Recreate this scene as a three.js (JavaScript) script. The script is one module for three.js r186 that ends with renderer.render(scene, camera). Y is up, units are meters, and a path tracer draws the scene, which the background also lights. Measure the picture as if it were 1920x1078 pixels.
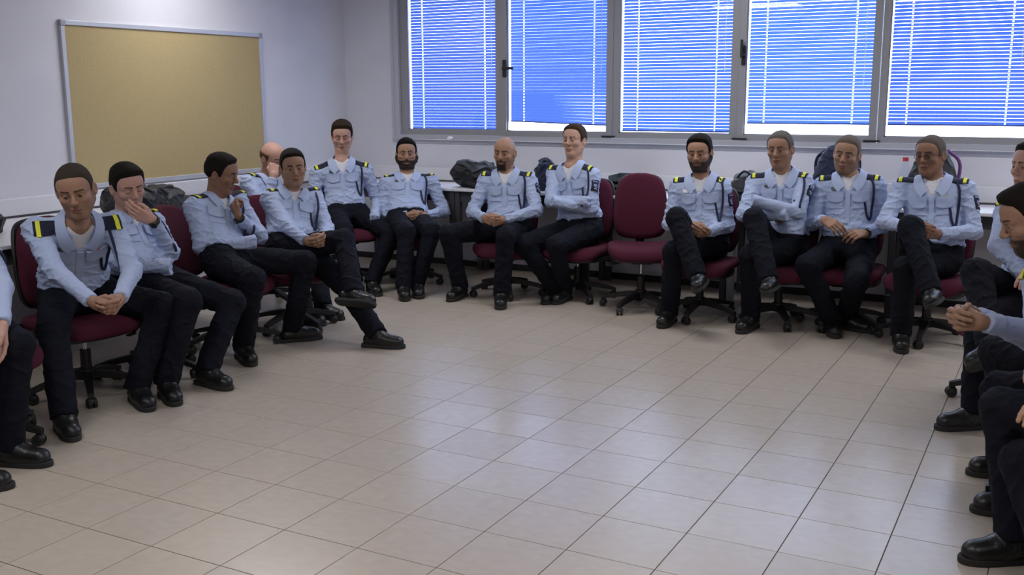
import * as THREE from 'three';
import { RoundedBoxGeometry } from 'three/addons/geometries/RoundedBoxGeometry.js';
import { mergeGeometries, toCreasedNormals } from 'three/addons/utils/BufferGeometryUtils.js';
import { RectAreaLightUniformsLib } from 'three/addons/lights/RectAreaLightUniformsLib.js';
import { createNoise3D } from 'simplex-noise';

// ------------------------------------------------------------------ camera, sky, exposure
const scene = new THREE.Scene();
const camera = new THREE.PerspectiveCamera(31.28, 1920 / 1078, 0.05, 200);
{
  const right = new THREE.Vector3(0.8805, -0.0044, -0.4740), fwd = new THREE.Vector3(-0.4657, -0.1862, -0.8651).normalize();
  right.addScaledVector(fwd, -right.dot(fwd)).normalize();
  const up = new THREE.Vector3().crossVectors(right, fwd);
  camera.matrixAutoUpdate = true;
  camera.quaternion.setFromRotationMatrix(new THREE.Matrix4().makeBasis(right, up, fwd.clone().negate()));
  camera.position.set(0, 1.5788, 0);
}
scene.background = new THREE.Color().setRGB(0.80, 0.93, 1.16);
scene.backgroundIntensity = 8.0;
const renderer = new THREE.WebGLRenderer({ antialias: true });
renderer.toneMapping = THREE.LinearToneMapping;
renderer.toneMappingExposure = 0.97;
renderer.shadowMap.enabled = true;
RectAreaLightUniformsLib.init();
const CEIL = 2.75, PANEL_LIGHT = 10.0;
const PANELS = [[-5.2, -5.8], [-2.5, -6.6], [0.4, -6.6], [-3.9, -2.0], [-1.5, -2.0], [0.9, -2.0]];

// ------------------------------------------------------------------ helpers
function mulberry(a) { return () => { a = (a + 0x6d2b79f5) | 0; let t = Math.imul(a ^ (a >>> 15), 1 | a); t = (t + Math.imul(t ^ (t >>> 7), 61 | t)) ^ t; return ((t ^ (t >>> 14)) >>> 0) / 4294967296; }; }
const rnd = mulberry(20417), noise = createNoise3D(mulberry(977));
const V = (x, y, z) => new THREE.Vector3(x, y, z);
const clamp = (x, a, b) => Math.min(b, Math.max(a, x)), mix = (a, b, t) => a + (b - a) * t;
const sstep = (a, b, x) => { const t = clamp((x - a) / (b - a), 0, 1); return t * t * (3 - 2 * t); };
const names = {};
function numbered(n) { const k = names[n] ?? 0; names[n] = k + 1; return k ? n + '_' + String(k).padStart(3, '0') : n; }
function add(o) { scene.add(o); return o; }
function thing(name, label, category, pos = [0, 0, 0], turn = 0, group) {
  const o = new THREE.Group(); o.name = numbered(name); o.position.set(...pos); o.rotation.y = turn;
  o.userData = { label, category }; if (group) o.userData.group = group;
  return add(o);
}
function part(parent, name, geo, mat, label) {
  const m = new THREE.Mesh(geo, mat); m.name = name; m.castShadow = m.receiveShadow = true;
  if (label) m.userData.label = label;
  parent.add(m); return m;
}
function struct(name, geo, mat, label) {
  const m = new THREE.Mesh(geo, mat); m.name = name; m.castShadow = m.receiveShadow = true; m.userData = { kind: 'structure', label: label ?? name.replace(/_/g, ' '), category: name.split('_')[0] };
  return add(m);
}
function box(x0, x1, y0, y1, z0, z1) { const g = new THREE.BoxGeometry(x1 - x0, y1 - y0, z1 - z0); g.translate((x0 + x1) / 2, (y0 + y1) / 2, (z0 + z1) / 2); return g; }
function rbox(w, h, d, r, x = 0, y = 0, z = 0, seg = 2) { const g = new RoundedBoxGeometry(w, h, d, seg, r); g.translate(x, y, z); return plain(g); }
function plain(g) { g = g.index ? g.toNonIndexed() : g; for (const k of Object.keys(g.attributes)) if (!['position', 'normal', 'uv'].includes(k)) g.deleteAttribute(k); return g; }
function merge(list) { return mergeGeometries(list.map(plain)); }
function std(o, rgb) { const m = new THREE.MeshPhysicalMaterial(o); if (rgb) m.color.setRGB(...rgb); return m; }
function cyl(r0, r1, h, seg = 20) { return new THREE.CylinderGeometry(r0, r1, h, seg); }
function tube(pts, r, seg = 24, rad = 8) { return new THREE.TubeGeometry(new THREE.CatmullRomCurve3(pts), seg, r, rad, false); }
function canvasTex(w, h, draw) { const c = document.createElement('canvas'); c.width = w; c.height = h; draw(c.getContext('2d'), w, h); const t = new THREE.CanvasTexture(c); t.colorSpace = THREE.SRGBColorSpace; t.wrapS = t.wrapT = THREE.RepeatWrapping; return t; }
// small tileable-ish noise texture, values around 1 (colour) or 0.5 (height)
function noiseTex(n, f, lo, hi, srgb, fine = 0.5) {
  const d = new Uint8Array(n * n * 4);
  for (let j = 0; j < n; j++) for (let i = 0; i < n; i++) {
    const a = i / n * Math.PI * 2, b = j / n * Math.PI * 2, R = f / 6.283;
    let v = 0.5 + 0.5 * (noise(Math.cos(a) * R + 3, Math.sin(a) * R, Math.cos(b) * R + Math.sin(b) * R * 1.7) * (1 - fine) + fine * (rnd() * 2 - 1));
    v = clamp(lo + (hi - lo) * v, 0, 1) * 255;
    d.set([v, v, v, 255], (j * n + i) * 4);
  }
  const t = new THREE.DataTexture(d, n, n); t.magFilter = THREE.LinearFilter; t.minFilter = THREE.LinearFilter; t.wrapS = t.wrapT = THREE.RepeatWrapping;
  if (srgb) t.colorSpace = THREE.SRGBColorSpace; t.needsUpdate = true; return t;
}

// ------------------------------------------------------------------ materials
const tMottle = noiseTex(256, 5, 0.95, 1.0, true, 0.4), tCork = noiseTex(512, 60, 0.86, 1.0, true, 0.75), tBump = noiseTex(256, 24, 0, 1, false, 0.7), tWall = noiseTex(256, 4, 0.965, 1.0, true, 0.3);
const M = {
  wall: std({ roughness: 0.75, map: tWall }, [0.73, 0.725, 0.775]),
  trunking: std({ roughness: 0.45 }, [0.74, 0.74, 0.78]),
  ceiling: std({ roughness: 0.9 }, [0.78, 0.78, 0.78]),
  grout: std({ roughness: 0.9 }, [0.13, 0.115, 0.10]),
  skirting: std({ roughness: 0.5 }, [0.018, 0.018, 0.02]),
  alu: std({ roughness: 0.42, metalness: 0.25 }, [0.36, 0.36, 0.375]),
  aluLight: std({ roughness: 0.38, metalness: 0.3 }, [0.55, 0.56, 0.6]),
  glass: std({ roughness: 0.02, transmission: 1, thickness: 0, ior: 1.5 }, [0.97, 0.985, 1]),
  cord: std({ roughness: 0.8 }, [0.7, 0.75, 0.85]),
  blackPlastic: std({ roughness: 0.45 }, [0.012, 0.012, 0.013]),
  chairFabric: std({ roughness: 0.92, specularIntensity: 0.4, sheen: 0.2, sheenRoughness: 0.6, bumpMap: tBump, bumpScale: 0.0006 }, [0.078, 0.0135, 0.029]),
  chrome: std({ roughness: 0.2, metalness: 1 }, [0.6, 0.6, 0.62]),
  cork: std({ roughness: 0.95, map: tCork, bumpMap: tCork, bumpScale: 0.0008 }, [0.55, 0.43, 0.215]),
  tableTop: std({ roughness: 0.32 }, [0.80, 0.80, 0.83]),
  tableFrame: std({ roughness: 0.5 }, [0.055, 0.057, 0.063]),
  tableLegLight: std({ roughness: 0.45 }, [0.38, 0.38, 0.4]),
  shirt: std({ roughness: 0.85, sheen: 0.15, sheenRoughness: 0.5 }, [0.40, 0.475, 0.675]),
  undershirt: std({ roughness: 0.9 }, [0.66, 0.66, 0.70]),
  trousers: std({ roughness: 0.82, sheen: 0.03, sheenRoughness: 0.5, specularIntensity: 0.3 }, [0.0065, 0.0075, 0.0135]),
  shoe: std({ roughness: 0.36 }, [0.0085, 0.0085, 0.009]),
  sole: std({ roughness: 0.75 }, [0.022, 0.022, 0.022]),
  navy: std({ roughness: 0.85 }, [0.007, 0.010, 0.030]),
  yellow: std({ roughness: 0.7 }, [0.72, 0.74, 0.045]),
  cordNavy: std({ roughness: 0.75 }, [0.008, 0.013, 0.055]),
  skin: std({ roughness: 0.52, vertexColors: true, specularIntensity: 0.6 }, [1, 1, 1]),
  lens: std({ roughness: 0.03, transmission: 1, thickness: 0 }, [0.95, 0.95, 0.95]),
  silver: std({ roughness: 0.2, metalness: 0.9 }, [0.85, 0.85, 0.85]),
  tagWhite: std({ roughness: 0.15 }, [0.86, 0.86, 0.88]),
  tagDark: std({ roughness: 0.35 }, [0.06, 0.075, 0.06]),
  tagRed: std({ roughness: 0.5 }, [0.55, 0.08, 0.08]),
  jacket: std({ roughness: 0.6 }, [0.012, 0.013, 0.016]),
  jacketNavy: std({ roughness: 0.75 }, [0.012, 0.016, 0.045]),
  purple: std({ roughness: 0.7 }, [0.16, 0.05, 0.22]),
  paper: std({ roughness: 0.7 }, [0.85, 0.85, 0.88]),
  trayGreen: std({ roughness: 0.5 }, [0.055, 0.075, 0.08]),
  bottlePlastic: std({ roughness: 0.05, transmission: 1, thickness: 0, ior: 1.33 }, [0.92, 0.96, 1]),
  capRed: std({ roughness: 0.4 }, [0.55, 0.05, 0.06]),
  lamp: std({ roughness: 0.6, emissive: new THREE.Color(1, 0.97, 0.92), emissiveIntensity: 1.2 }, [0.9, 0.9, 0.9]),
  render: std({ roughness: 0.9 }, [0.62, 0.60, 0.55]),
  ground: std({ roughness: 0.95 }, [0.40, 0.38, 0.34]),
  leaf: std({ roughness: 0.8 }, [0.05, 0.13, 0.03]),
};

// ------------------------------------------------------------------ room shell
const XL = -6.16, XR = 2.6, ZB = -8.1, ZF = 2.6, T = 0.33;
const TX0 = 0.2135, TZ0 = -0.09;              // one pair of joint lines of the floor grid
{
  const floor = struct('floor', box(XL - 0.2, XR + 0.2, -0.15, -0.0035, ZB - 0.25, ZF + 0.2), M.grout, 'beige square tiled floor with thin dark joints');
  const mats = [0, 1, 2, 3, 4].map((k) => {
    const t = tMottle.clone(); t.repeat.set(1, 1); t.offset.set(k * 0.23, k * 0.37); t.needsUpdate = true;
    return std({ roughness: [0.24, 0.27, 0.22, 0.26, 0.25][k], map: t }, [[0.56, 0.485, 0.405], [0.545, 0.475, 0.40], [0.57, 0.495, 0.412], [0.555, 0.48, 0.403], [0.565, 0.49, 0.41]][k]);
  });
  const s = T - 0.0036, c = 0.0007, h = 0.008;
  const sh = new THREE.BoxGeometry(s, h, s); sh.translate(0, -h / 2, 0);
  // chamfered slab: top ring drawn in
  const top = s / 2 - c, P = [], I = [], N = [];
  const ring = (a, y) => [[-a, y, -a], [a, y, -a], [a, y, a], [-a, y, a]];
  const r0 = ring(top, 0), r1 = ring(s / 2, -c), r2 = ring(s / 2, -h);
  const quad = (a, b, cc, d) => { const k = P.length / 3; for (const q of [a, b, cc, d]) P.push(...q); I.push(k, k + 1, k + 2, k, k + 2, k + 3); };
  quad(r0[3], r0[2], r0[1], r0[0]);
  for (let k = 0; k < 4; k++) { const n = (k + 1) % 4; quad(r1[k], r0[k], r0[n], r1[n]); quad(r2[k], r1[k], r1[n], r2[n]); }
  const tg = new THREE.BufferGeometry(); tg.setAttribute('position', new THREE.Float32BufferAttribute(P, 3)); tg.setIndex(I);
  const tn = tg.toNonIndexed(); tn.computeVertexNormals();
  tn.setAttribute('uv', new THREE.Float32BufferAttribute(Array.from({ length: tn.attributes.position.count }, (_, k) => [tn.attributes.position.getX(k) * 2.6, tn.attributes.position.getZ(k) * 2.6]).flat(), 2));
  const list = [];
  for (let i = Math.ceil((XL - TX0) / T) - 1; i < (XR - TX0) / T; i++) for (let j = Math.ceil((ZB - TZ0) / T) - 1; j < (ZF - TZ0) / T; j++) {
    const x = TX0 + (i + 0.5) * T, z = TZ0 + (j + 0.5) * T; if (x < XL - 0.1 || z < ZB - 0.1 || x > XR || z > ZF) continue;
    const d = V(x, -1.5788, z).applyQuaternion(camera.quaternion.clone().invert());
    const inside = d.z < 0 && Math.abs(d.x / d.z) < 0.54 && Math.abs(d.y / d.z) < 0.315;
    list.push({ x, z, k: (Math.abs(i * 7 + j * 13 + i * j * 3)) % 5, q: inside ? -d.z : 1e3 - d.z });
  }
  list.sort((a, b) => a.q - b.q);
  const rest = [];
  list.forEach((t, n) => {
    if (n < 300) { const m = part(floor, n ? 'tile_' + String(n).padStart(3, '0') : 'tile', tn, mats[t.k]); m.position.set(t.x, 0, t.z); }
    else { const g = tn.clone(); g.translate(t.x, 0, t.z); rest.push(g); }
  });
  const r = part(floor, 'outer_tiles', mergeGeometries(rest), mats[0]); r.userData.kind = 'stuff';
}
struct('ceiling', box(XL - 0.2, XR + 0.2, CEIL, CEIL + 0.2, ZB - 0.25, ZF + 0.2), M.ceiling, 'white ceiling above the room');
function uvBox(g, s) { const p = g.attributes.position, n = g.attributes.normal, uv = []; for (let k = 0; k < p.count; k++) { const ax = Math.abs(n.getX(k)), ay = Math.abs(n.getY(k)); uv.push(...(ax > 0.5 ? [p.getZ(k), p.getY(k)] : ay > 0.5 ? [p.getX(k), p.getZ(k)] : [p.getX(k), p.getY(k)]).map((q) => q * s)); } g.setAttribute('uv', new THREE.Float32BufferAttribute(uv, 2)); return g; }
struct('wall_left', uvBox(box(XL - 0.2, XL, 0, CEIL, ZB - 0.25, ZF + 0.2), 0.5), M.wall, 'plain white wall carrying the cork board');
struct('wall_right', uvBox(box(XR, XR + 0.2, 0, CEIL, ZB - 0.25, ZF + 0.2), 0.5), M.wall, 'plain white wall on the right');
struct('wall_front', uvBox(box(XL, XR, 0, CEIL, ZF, ZF + 0.2), 0.5), M.wall, 'plain white wall behind the viewer');
const WX0 = -5.60, WX1 = 1.0, WY0 = 1.155, WY1 = 2.56;
struct('wall_back', uvBox(merge([box(XL, XR, 0, WY0, ZB - 0.25, ZB), box(XL, XR, WY1, CEIL, ZB - 0.25, ZB), box(XL, WX0, WY0, WY1, ZB - 0.25, ZB), box(WX1, XR, WY0, WY1, ZB - 0.25, ZB)]), 0.5), M.wall, 'white wall with the long band of windows');
struct('baseboard_back', box(XL, XR, 0, 0.055, ZB, ZB + 0.012), M.skirting, 'low black baseboard under the windows');
struct('baseboard_left', box(XL, XL + 0.012, 0, 0.055, ZB + 0.012, ZF), M.skirting, 'low black baseboard of the left wall');
struct('trim_1', rbox(XR - XL, 0.115, 0.045, 0.006, (XL + XR) / 2, 0.848, ZB + 0.0225), M.trunking, 'white cable trunking along the window wall');
struct('trim_2', rbox(0.045, 0.115, ZF - ZB - 0.046, 0.006, XL + 0.0225, 0.848, (ZB + 0.046 + ZF) / 2), M.trunking, 'white cable trunking along the left wall');

// ------------------------------------------------------------------ windows and blinds
const PANES = [[-5.473, -4.53], [-4.42, -3.463], [-3.35, -2.395], [-2.285, -1.325], [-1.22, -0.27], [-0.16, 0.79]];
const GY0 = 1.243, GY1 = 2.46;
{
  const w = new THREE.Group(); w.name = 'window_1'; w.userData = { kind: 'structure', label: 'long aluminium window band with blinds behind the glass', category: 'window' }; add(w);
  const zf = ZB - 0.03, zi = ZB - 0.09;
  // outer frame with a thin raised lip around the opening
  part(w, 'window_frame', merge([box(WX0, WX1, WY0, WY0 + 0.045, zi, zf + 0.035), box(WX0, WX1, WY1 - 0.05, WY1, zi, zf + 0.035), box(WX0, WX0 + 0.05, WY0 + 0.045, WY1 - 0.05, zi, zf + 0.035), box(WX1 - 0.05, WX1, WY0 + 0.045, WY1 - 0.05, zi, zf + 0.035),
    box(WX0 - 0.028, WX0, WY0 - 0.03, WY1 + 0.03, ZB, ZB + 0.012), box(WX1, WX1 + 0.028, WY0 - 0.03, WY1 + 0.03, ZB, ZB + 0.012), box(WX0, WX1, WY0 - 0.03, WY0, ZB, ZB + 0.012), box(WX0, WX1, WY1, WY1 + 0.03, ZB, ZB + 0.012)]), M.aluLight);
  part(w, 'window_sill', rbox(WX1 - WX0, 0.008, 0.05, 0.003, (WX0 + WX1) / 2, WY0 + 0.002, ZB + 0.012), M.aluLight);
  PANES.forEach(([a, b], k) => {
    const l = k ? (PANES[k - 1][1] + a) / 2 : WX0 + 0.05, r = k < PANES.length - 1 ? (b + PANES[k + 1][0]) / 2 : WX1 - 0.05;
    const e = 0.003;
    const proud = k === 1 || k === 3 ? 0.012 : 0;
    const sash = part(w, 'sash', merge([box(l + e, r - e, WY0 + 0.047, GY0, zi + 0.005, zf + proud), box(l + e, r - e, GY1, WY1 - 0.052, zi + 0.005, zf + proud), box(l + e, a, GY0, GY1, zi + 0.005, zf + proud), box(b, r - e, GY0, GY1, zi + 0.005, zf + proud),
      box(a, b, GY0, GY0 + 0.010, zf - 0.022, zf - 0.008), box(a, a + 0.008, GY0, GY1, zf - 0.022, zf - 0.008), box(b - 0.008, b, GY0, GY1, zf - 0.022, zf - 0.008)]), M.alu);
    part(sash, 'pane', box(a - 0.01, b + 0.01, GY0 - 0.01, GY1 + 0.01, zf - 0.030, zf - 0.026), M.glass);
    if (k === 1 || k === 3 || k === 5) {
      const hx = k === 1 ? l + 0.045 : l + 0.045, hy = k === 1 ? 1.79 : 1.86;
      const h = part(sash, 'handle', merge([rbox(0.036, 0.15, 0.022, 0.006, hx, hy, zf + proud + 0.011), k === 1 ? rbox(0.115, 0.024, 0.018, 0.007, hx + 0.045, hy + 0.0, zf + proud + 0.04) : rbox(0.022, 0.14, 0.018, 0.007, hx - 0.012, hy + 0.05, zf + proud + 0.04), rbox(0.022, 0.022, 0.03, 0.006, hx, hy, zf + proud + 0.03)]), M.blackPlastic, 'black window handle');
      part(sash, 'hinge', rbox(0.12, 0.014, 0.02, 0.004, r - 0.03, WY0 + 0.058, zf + proud + 0.010), M.blackPlastic, 'small black hinge cap');
      if (k === 3) part(sash, 'hinge', rbox(0.12, 0.014, 0.02, 0.004, l + 0.03, WY0 + 0.058, zf + proud + 0.010), M.blackPlastic, 'small black hinge cap');
      h.castShadow = true;
    }
  });
  // blinds hang behind the glass, one per sash
  const specs = [ // slat tilt, bottom height, how far the lower end slopes, shade
    [1.22, 1.252, 0, [0.030, 0.069, 0.290]], [1.30, 1.318, -0.030, [0.041, 0.091, 0.343]], [1.06, 1.262, 0, [0.040, 0.099, 0.343]], [1.14, 1.335, 0.0, [0.050, 0.119, 0.363]], [1.02, 1.335, 0.0, [0.033, 0.083, 0.330]], [1.1, 1.30, 0, [0.036, 0.086, 0.330]]];
  const labels = ['blue venetian blind in the narrow leftmost window', 'closed blue venetian blind with slanting bottom edge above folded-arms man', 'blue venetian blind in the middle window above the empty chair', 'blue venetian blind with bright top corner, between the handle and right window', 'wide-open blue venetian blind in the window above the bespectacled man', 'blue venetian blind in the window beyond the right edge'];
  PANES.forEach(([a, b], k) => {
    const [tilt, yb, slope, rgb] = specs[k], W = b - a - 0.026, x0 = (a + b) / 2, z = zf - 0.056;
    const bl = thing('venetian_blind', labels[k], 'blind', [x0, yb, z], 0, 'blue blinds of the window band');
    const mat = std({ roughness: 0.9, transmission: 0.55, thickness: 0 }, rgb.map((q) => q * 0.97));
    // a curved slat of 26 mm with a slot at each ladder cord
    const slatW = 0.027, hole = 0.0055, hx = W * 0.36, segs = [[-W / 2, -hx - hole], [-hx - hole, -hx + hole], [-hx + hole, hx - hole], [hx - hole, hx + hole], [hx + hole, W / 2]];
    const P = [], add2 = (xa, xb, ta, tb) => { const n = 3; for (let q = 0; q < n; q++) { const t0 = mix(ta, tb, q / n), t1 = mix(ta, tb, (q + 1) / n), f = (t) => [slatW * t, 0.0022 * (1 - 4 * t * t)]; const [z0, y0] = f(t0), [z1, y1] = f(t1); P.push(xa, y0, z0, xa, y1, z1, xb, y1, z1, xa, y0, z0, xb, y1, z1, xb, y0, z0); } };
    segs.forEach(([xa, xb], q) => { if (q % 2) { add2(xa, xb, -0.5, -0.2); add2(xa, xb, 0.2, 0.5); } else add2(xa, xb, -0.5, 0.5); });
    const g = new THREE.BufferGeometry(); g.setAttribute('position', new THREE.Float32BufferAttribute(P, 3)); g.computeVertexNormals();
    const pitch = 0.0262; let y = 0.012, n = 0;
    while (yb + y < GY1 + 0.04) {
      const m = part(bl, n ? 'slat_' + String(n).padStart(3, '0') : 'slat', g, mat);
      m.position.y = y; const open = k === 3 ? 0.30 * sstep(2.10, 2.34, yb + y) : k === 4 ? 0.35 * sstep(2.22, 2.36, yb + y) : 0; m.rotation.x = tilt - open + (rnd() - 0.5) * 0.05; m.rotation.order = 'ZXY'; m.rotation.z = slope * Math.max(0, 1 - y / 0.25);
      y += pitch; n++;
    }
    const rail = part(bl, 'bottom_rail', rbox(W, 0.012, 0.024, 0.004), mat); rail.rotation.z = slope;
    for (const s of [-1, 1]) part(bl, 'ladder_cord', cyl(0.0012, 0.0012, GY1 - yb + 0.03, 6).translate(s * hx, (GY1 - yb + 0.03) / 2, 0.014), M.cord);
    part(bl, 'tilt_wand', cyl(0.003, 0.003, 0.7, 8).translate(W * 0.44, GY1 - yb - 0.32 - (k === 3 ? 0.16 : 0.05), 0.017), M.cord);
  });
}
// outside: pale ground
struct('ground', box(-60, 50, -3.6, -3.5, -90, ZB - 0.6), M.ground, 'pale ground outside the windows');

// ------------------------------------------------------------------ cork board
{
  const z0 = -6.92, z1 = -4.905, y0 = 0.918, y1 = 2.085, t = thing('cork_board', 'large cork notice board with grey aluminium frame on the left wall', 'notice board', [XL, y0, (z0 + z1) / 2]);
  const L = z1 - z0, Hh = y1 - y0;
  part(t, 'cork_panel', uvBox(plain(box(0.002, 0.014, 0.02, Hh - 0.02, -L / 2 + 0.02, L / 2 - 0.02)), 1.3), M.cork, 'plain tan cork sheet');
  const fw = 0.034;
  part(t, 'frame_rail', rbox(0.026, fw, L, 0.004, 0.013, fw / 2, 0), M.aluLight); part(t, 'frame_rail', rbox(0.026, fw, L, 0.004, 0.013, Hh - fw / 2, 0), M.aluLight);
  for (const s of [-1, 1]) part(t, 'frame_stile', rbox(0.026, Hh - 2 * fw, fw, 0.004, 0.013, Hh / 2, s * (L / 2 - fw / 2)), M.aluLight);
  for (const s of [-1, 1]) for (const v of [0, 1]) part(t, 'corner_cap', rbox(0.03, 0.045, 0.045, 0.006, 0.015, v ? Hh - 0.02 : 0.02, s * (L / 2 - 0.02)), M.alu, 'grey plastic corner');
}

// ------------------------------------------------------------------ tables
const TH = 0.78;
function table(label, len, dep, pos, turn, lightLeg) {
  const t = thing('table', label, 'table', pos, turn, 'white tables lining the walls');
  part(t, 'table_top', rbox(len - 0.004, 0.026, dep, 0.006, 0, TH - 0.013, 0), M.tableTop, 'white laminate top');
  for (const s of [-1, 1]) part(t, 'apron', box(-len / 2 + 0.03, len / 2 - 0.03, TH - 0.115, TH - 0.027, s * (dep / 2 - 0.0475) - 0.0125, s * (dep / 2 - 0.0475) + 0.0125), M.tableFrame);
  for (const sx of [-1, 1]) for (const sz of [-1, 1]) {
    const l = part(t, 'leg', rbox(0.05, TH - 0.027, 0.05, 0.006, sx * (len / 2 - 0.028), (TH - 0.027) / 2, sz * (dep / 2 - 0.045)), lightLeg && sx < 0 ? M.tableLegLight : M.tableFrame);
    part(l, 'foot', cyl(0.018, 0.02, 0.012, 12).translate(sx * (len / 2 - 0.028), 0.006, sz * (dep / 2 - 0.045)), M.blackPlastic);
  }
}
const tz = -7.765, tdep = 0.56;
[[-5.2, 'white table in the corner behind the tall man with closed eyes'], [-4.0, 'white table behind the bald goateed man'], [-2.8, 'white table behind the empty burgundy chair'], [-1.6, 'white table with a light leg behind the arms-folded grey-haired man'], [-0.4, 'white table behind the bespectacled man'], [0.8, 'white table under the last window by the right edge']].forEach(([x, l], k) => table(l, 1.2, tdep, [x, 0, tz], 0, k === 3));
[[-2.3, 1.5, 'white table by the left wall nearest the viewer'], [-3.8, 1.5, 'white table by the left wall behind the two nearest men'], [-5.0, 0.9, 'short white table by the left wall under the cork board, holding the black jacket']].forEach(([z, len, l]) => table(l, len, 1.08, [XL + 0.05 + 0.55, 0, z], Math.PI / 2));

// ------------------------------------------------------------------ surface meshing of signed distance fields
function mesher(sdf, b, h, color) {
  const nx = Math.ceil((b[3] - b[0]) / h) + 1, ny = Math.ceil((b[4] - b[1]) / h) + 1, nz = Math.ceil((b[5] - b[2]) / h) + 1, BL = 6;
  const val = new Float32Array(nx * ny * nz).fill(1e3), cell = new Int32Array(nx * ny * nz).fill(-1), act = [];
  const hd = BL * h * 0.866, at = (i, j, k) => (k * ny + j) * nx + i;
  for (let k = 0; k < nz - 1; k += BL) for (let j = 0; j < ny - 1; j += BL) for (let i = 0; i < nx - 1; i += BL) {
    if (Math.abs(sdf(b[0] + (i + BL / 2) * h, b[1] + (j + BL / 2) * h, b[2] + (k + BL / 2) * h)) > hd * 1.25 + 0.012) continue;
    act.push([i, j, k]);
    for (let kk = k; kk <= Math.min(k + BL, nz - 1); kk++) for (let jj = j; jj <= Math.min(j + BL, ny - 1); jj++) for (let ii = i; ii <= Math.min(i + BL, nx - 1); ii++) {
      const q = at(ii, jj, kk); if (val[q] === 1e3) val[q] = sdf(b[0] + ii * h, b[1] + jj * h, b[2] + kk * h);
    }
  }
  const pos = [], idx = [];
  const C = [[0, 0, 0], [1, 0, 0], [0, 1, 0], [1, 1, 0], [0, 0, 1], [1, 0, 1], [0, 1, 1], [1, 1, 1]], E = [[0, 1], [2, 3], [4, 5], [6, 7], [0, 2], [1, 3], [4, 6], [5, 7], [0, 4], [1, 5], [2, 6], [3, 7]];
  const v8 = new Float64Array(8);
  for (const [i0, j0, k0] of act) for (let k = k0; k < Math.min(k0 + BL, nz - 1); k++) for (let j = j0; j < Math.min(j0 + BL, ny - 1); j++) for (let i = i0; i < Math.min(i0 + BL, nx - 1); i++) {
    let m = 0; for (let c = 0; c < 8; c++) { v8[c] = val[at(i + C[c][0], j + C[c][1], k + C[c][2])]; if (v8[c] < 0) m |= 1 << c; }
    if (m === 0 || m === 255) continue;
    let x = 0, y = 0, z = 0, n = 0;
    for (const [p, q] of E) { const a = v8[p], bb = v8[q]; if ((a < 0) === (bb < 0)) continue; const t = a / (a - bb); x += C[p][0] + t * (C[q][0] - C[p][0]); y += C[p][1] + t * (C[q][1] - C[p][1]); z += C[p][2] + t * (C[q][2] - C[p][2]); n++; }
    cell[at(i, j, k)] = pos.length / 3; pos.push(b[0] + (i + x / n) * h, b[1] + (j + y / n) * h, b[2] + (k + z / n) * h);
  }
  for (const [i0, j0, k0] of act) for (let k = k0; k < Math.min(k0 + BL, nz - 1); k++) for (let j = j0; j < Math.min(j0 + BL, ny - 1); j++) for (let i = i0; i < Math.min(i0 + BL, nx - 1); i++) {
    if (!i || !j || !k) continue;
    const a = val[at(i, j, k)];
    for (let ax = 0; ax < 3; ax++) {
      const bb = val[at(i + (ax === 0), j + (ax === 1), k + (ax === 2))];
      if ((a < 0) === (bb < 0)) continue;
      const o = ax === 0 ? [[0, 0, 0], [0, -1, 0], [0, -1, -1], [0, 0, -1]] : ax === 1 ? [[0, 0, 0], [0, 0, -1], [-1, 0, -1], [-1, 0, 0]] : [[0, 0, 0], [-1, 0, 0], [-1, -1, 0], [0, -1, 0]];
      const q = o.map(([p, r, s]) => cell[at(i + p, j + r, k + s)]); if (q.some((e) => e < 0)) continue;
      if (a >= 0) idx.push(q[0], q[2], q[1], q[0], q[3], q[2]); else idx.push(q[0], q[1], q[2], q[0], q[2], q[3]);
    }
  }
  const g = new THREE.BufferGeometry(), nrm = new Float32Array(pos.length), e = h * 0.6;
  for (let k = 0; k < pos.length; k += 3) {
    const x = pos[k], y = pos[k + 1], z = pos[k + 2]; let a = sdf(x + e, y, z) - sdf(x - e, y, z), bq = sdf(x, y + e, z) - sdf(x, y - e, z), c = sdf(x, y, z + e) - sdf(x, y, z - e); const l = Math.hypot(a, bq, c) || 1;
    nrm[k] = a / l; nrm[k + 1] = bq / l; nrm[k + 2] = c / l;
  }
  g.setAttribute('position', new THREE.Float32BufferAttribute(pos, 3)); g.setAttribute('normal', new THREE.BufferAttribute(nrm, 3)); g.setIndex(idx);
  if (color) { const col = new Float32Array(pos.length), o = [0, 0, 0]; for (let k = 0; k < pos.length; k += 3) { color(pos[k], pos[k + 1], pos[k + 2], o); col[k] = o[0]; col[k + 1] = o[1]; col[k + 2] = o[2]; } g.setAttribute('color', new THREE.BufferAttribute(col, 3)); }
  return g;
}
const smin = (a, b, k) => { const h = Math.max(k - Math.abs(a - b), 0) / k; return Math.min(a, b) - h * h * k * 0.25; };
const smax = (a, b, k) => -smin(-a, -b, k);
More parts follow.
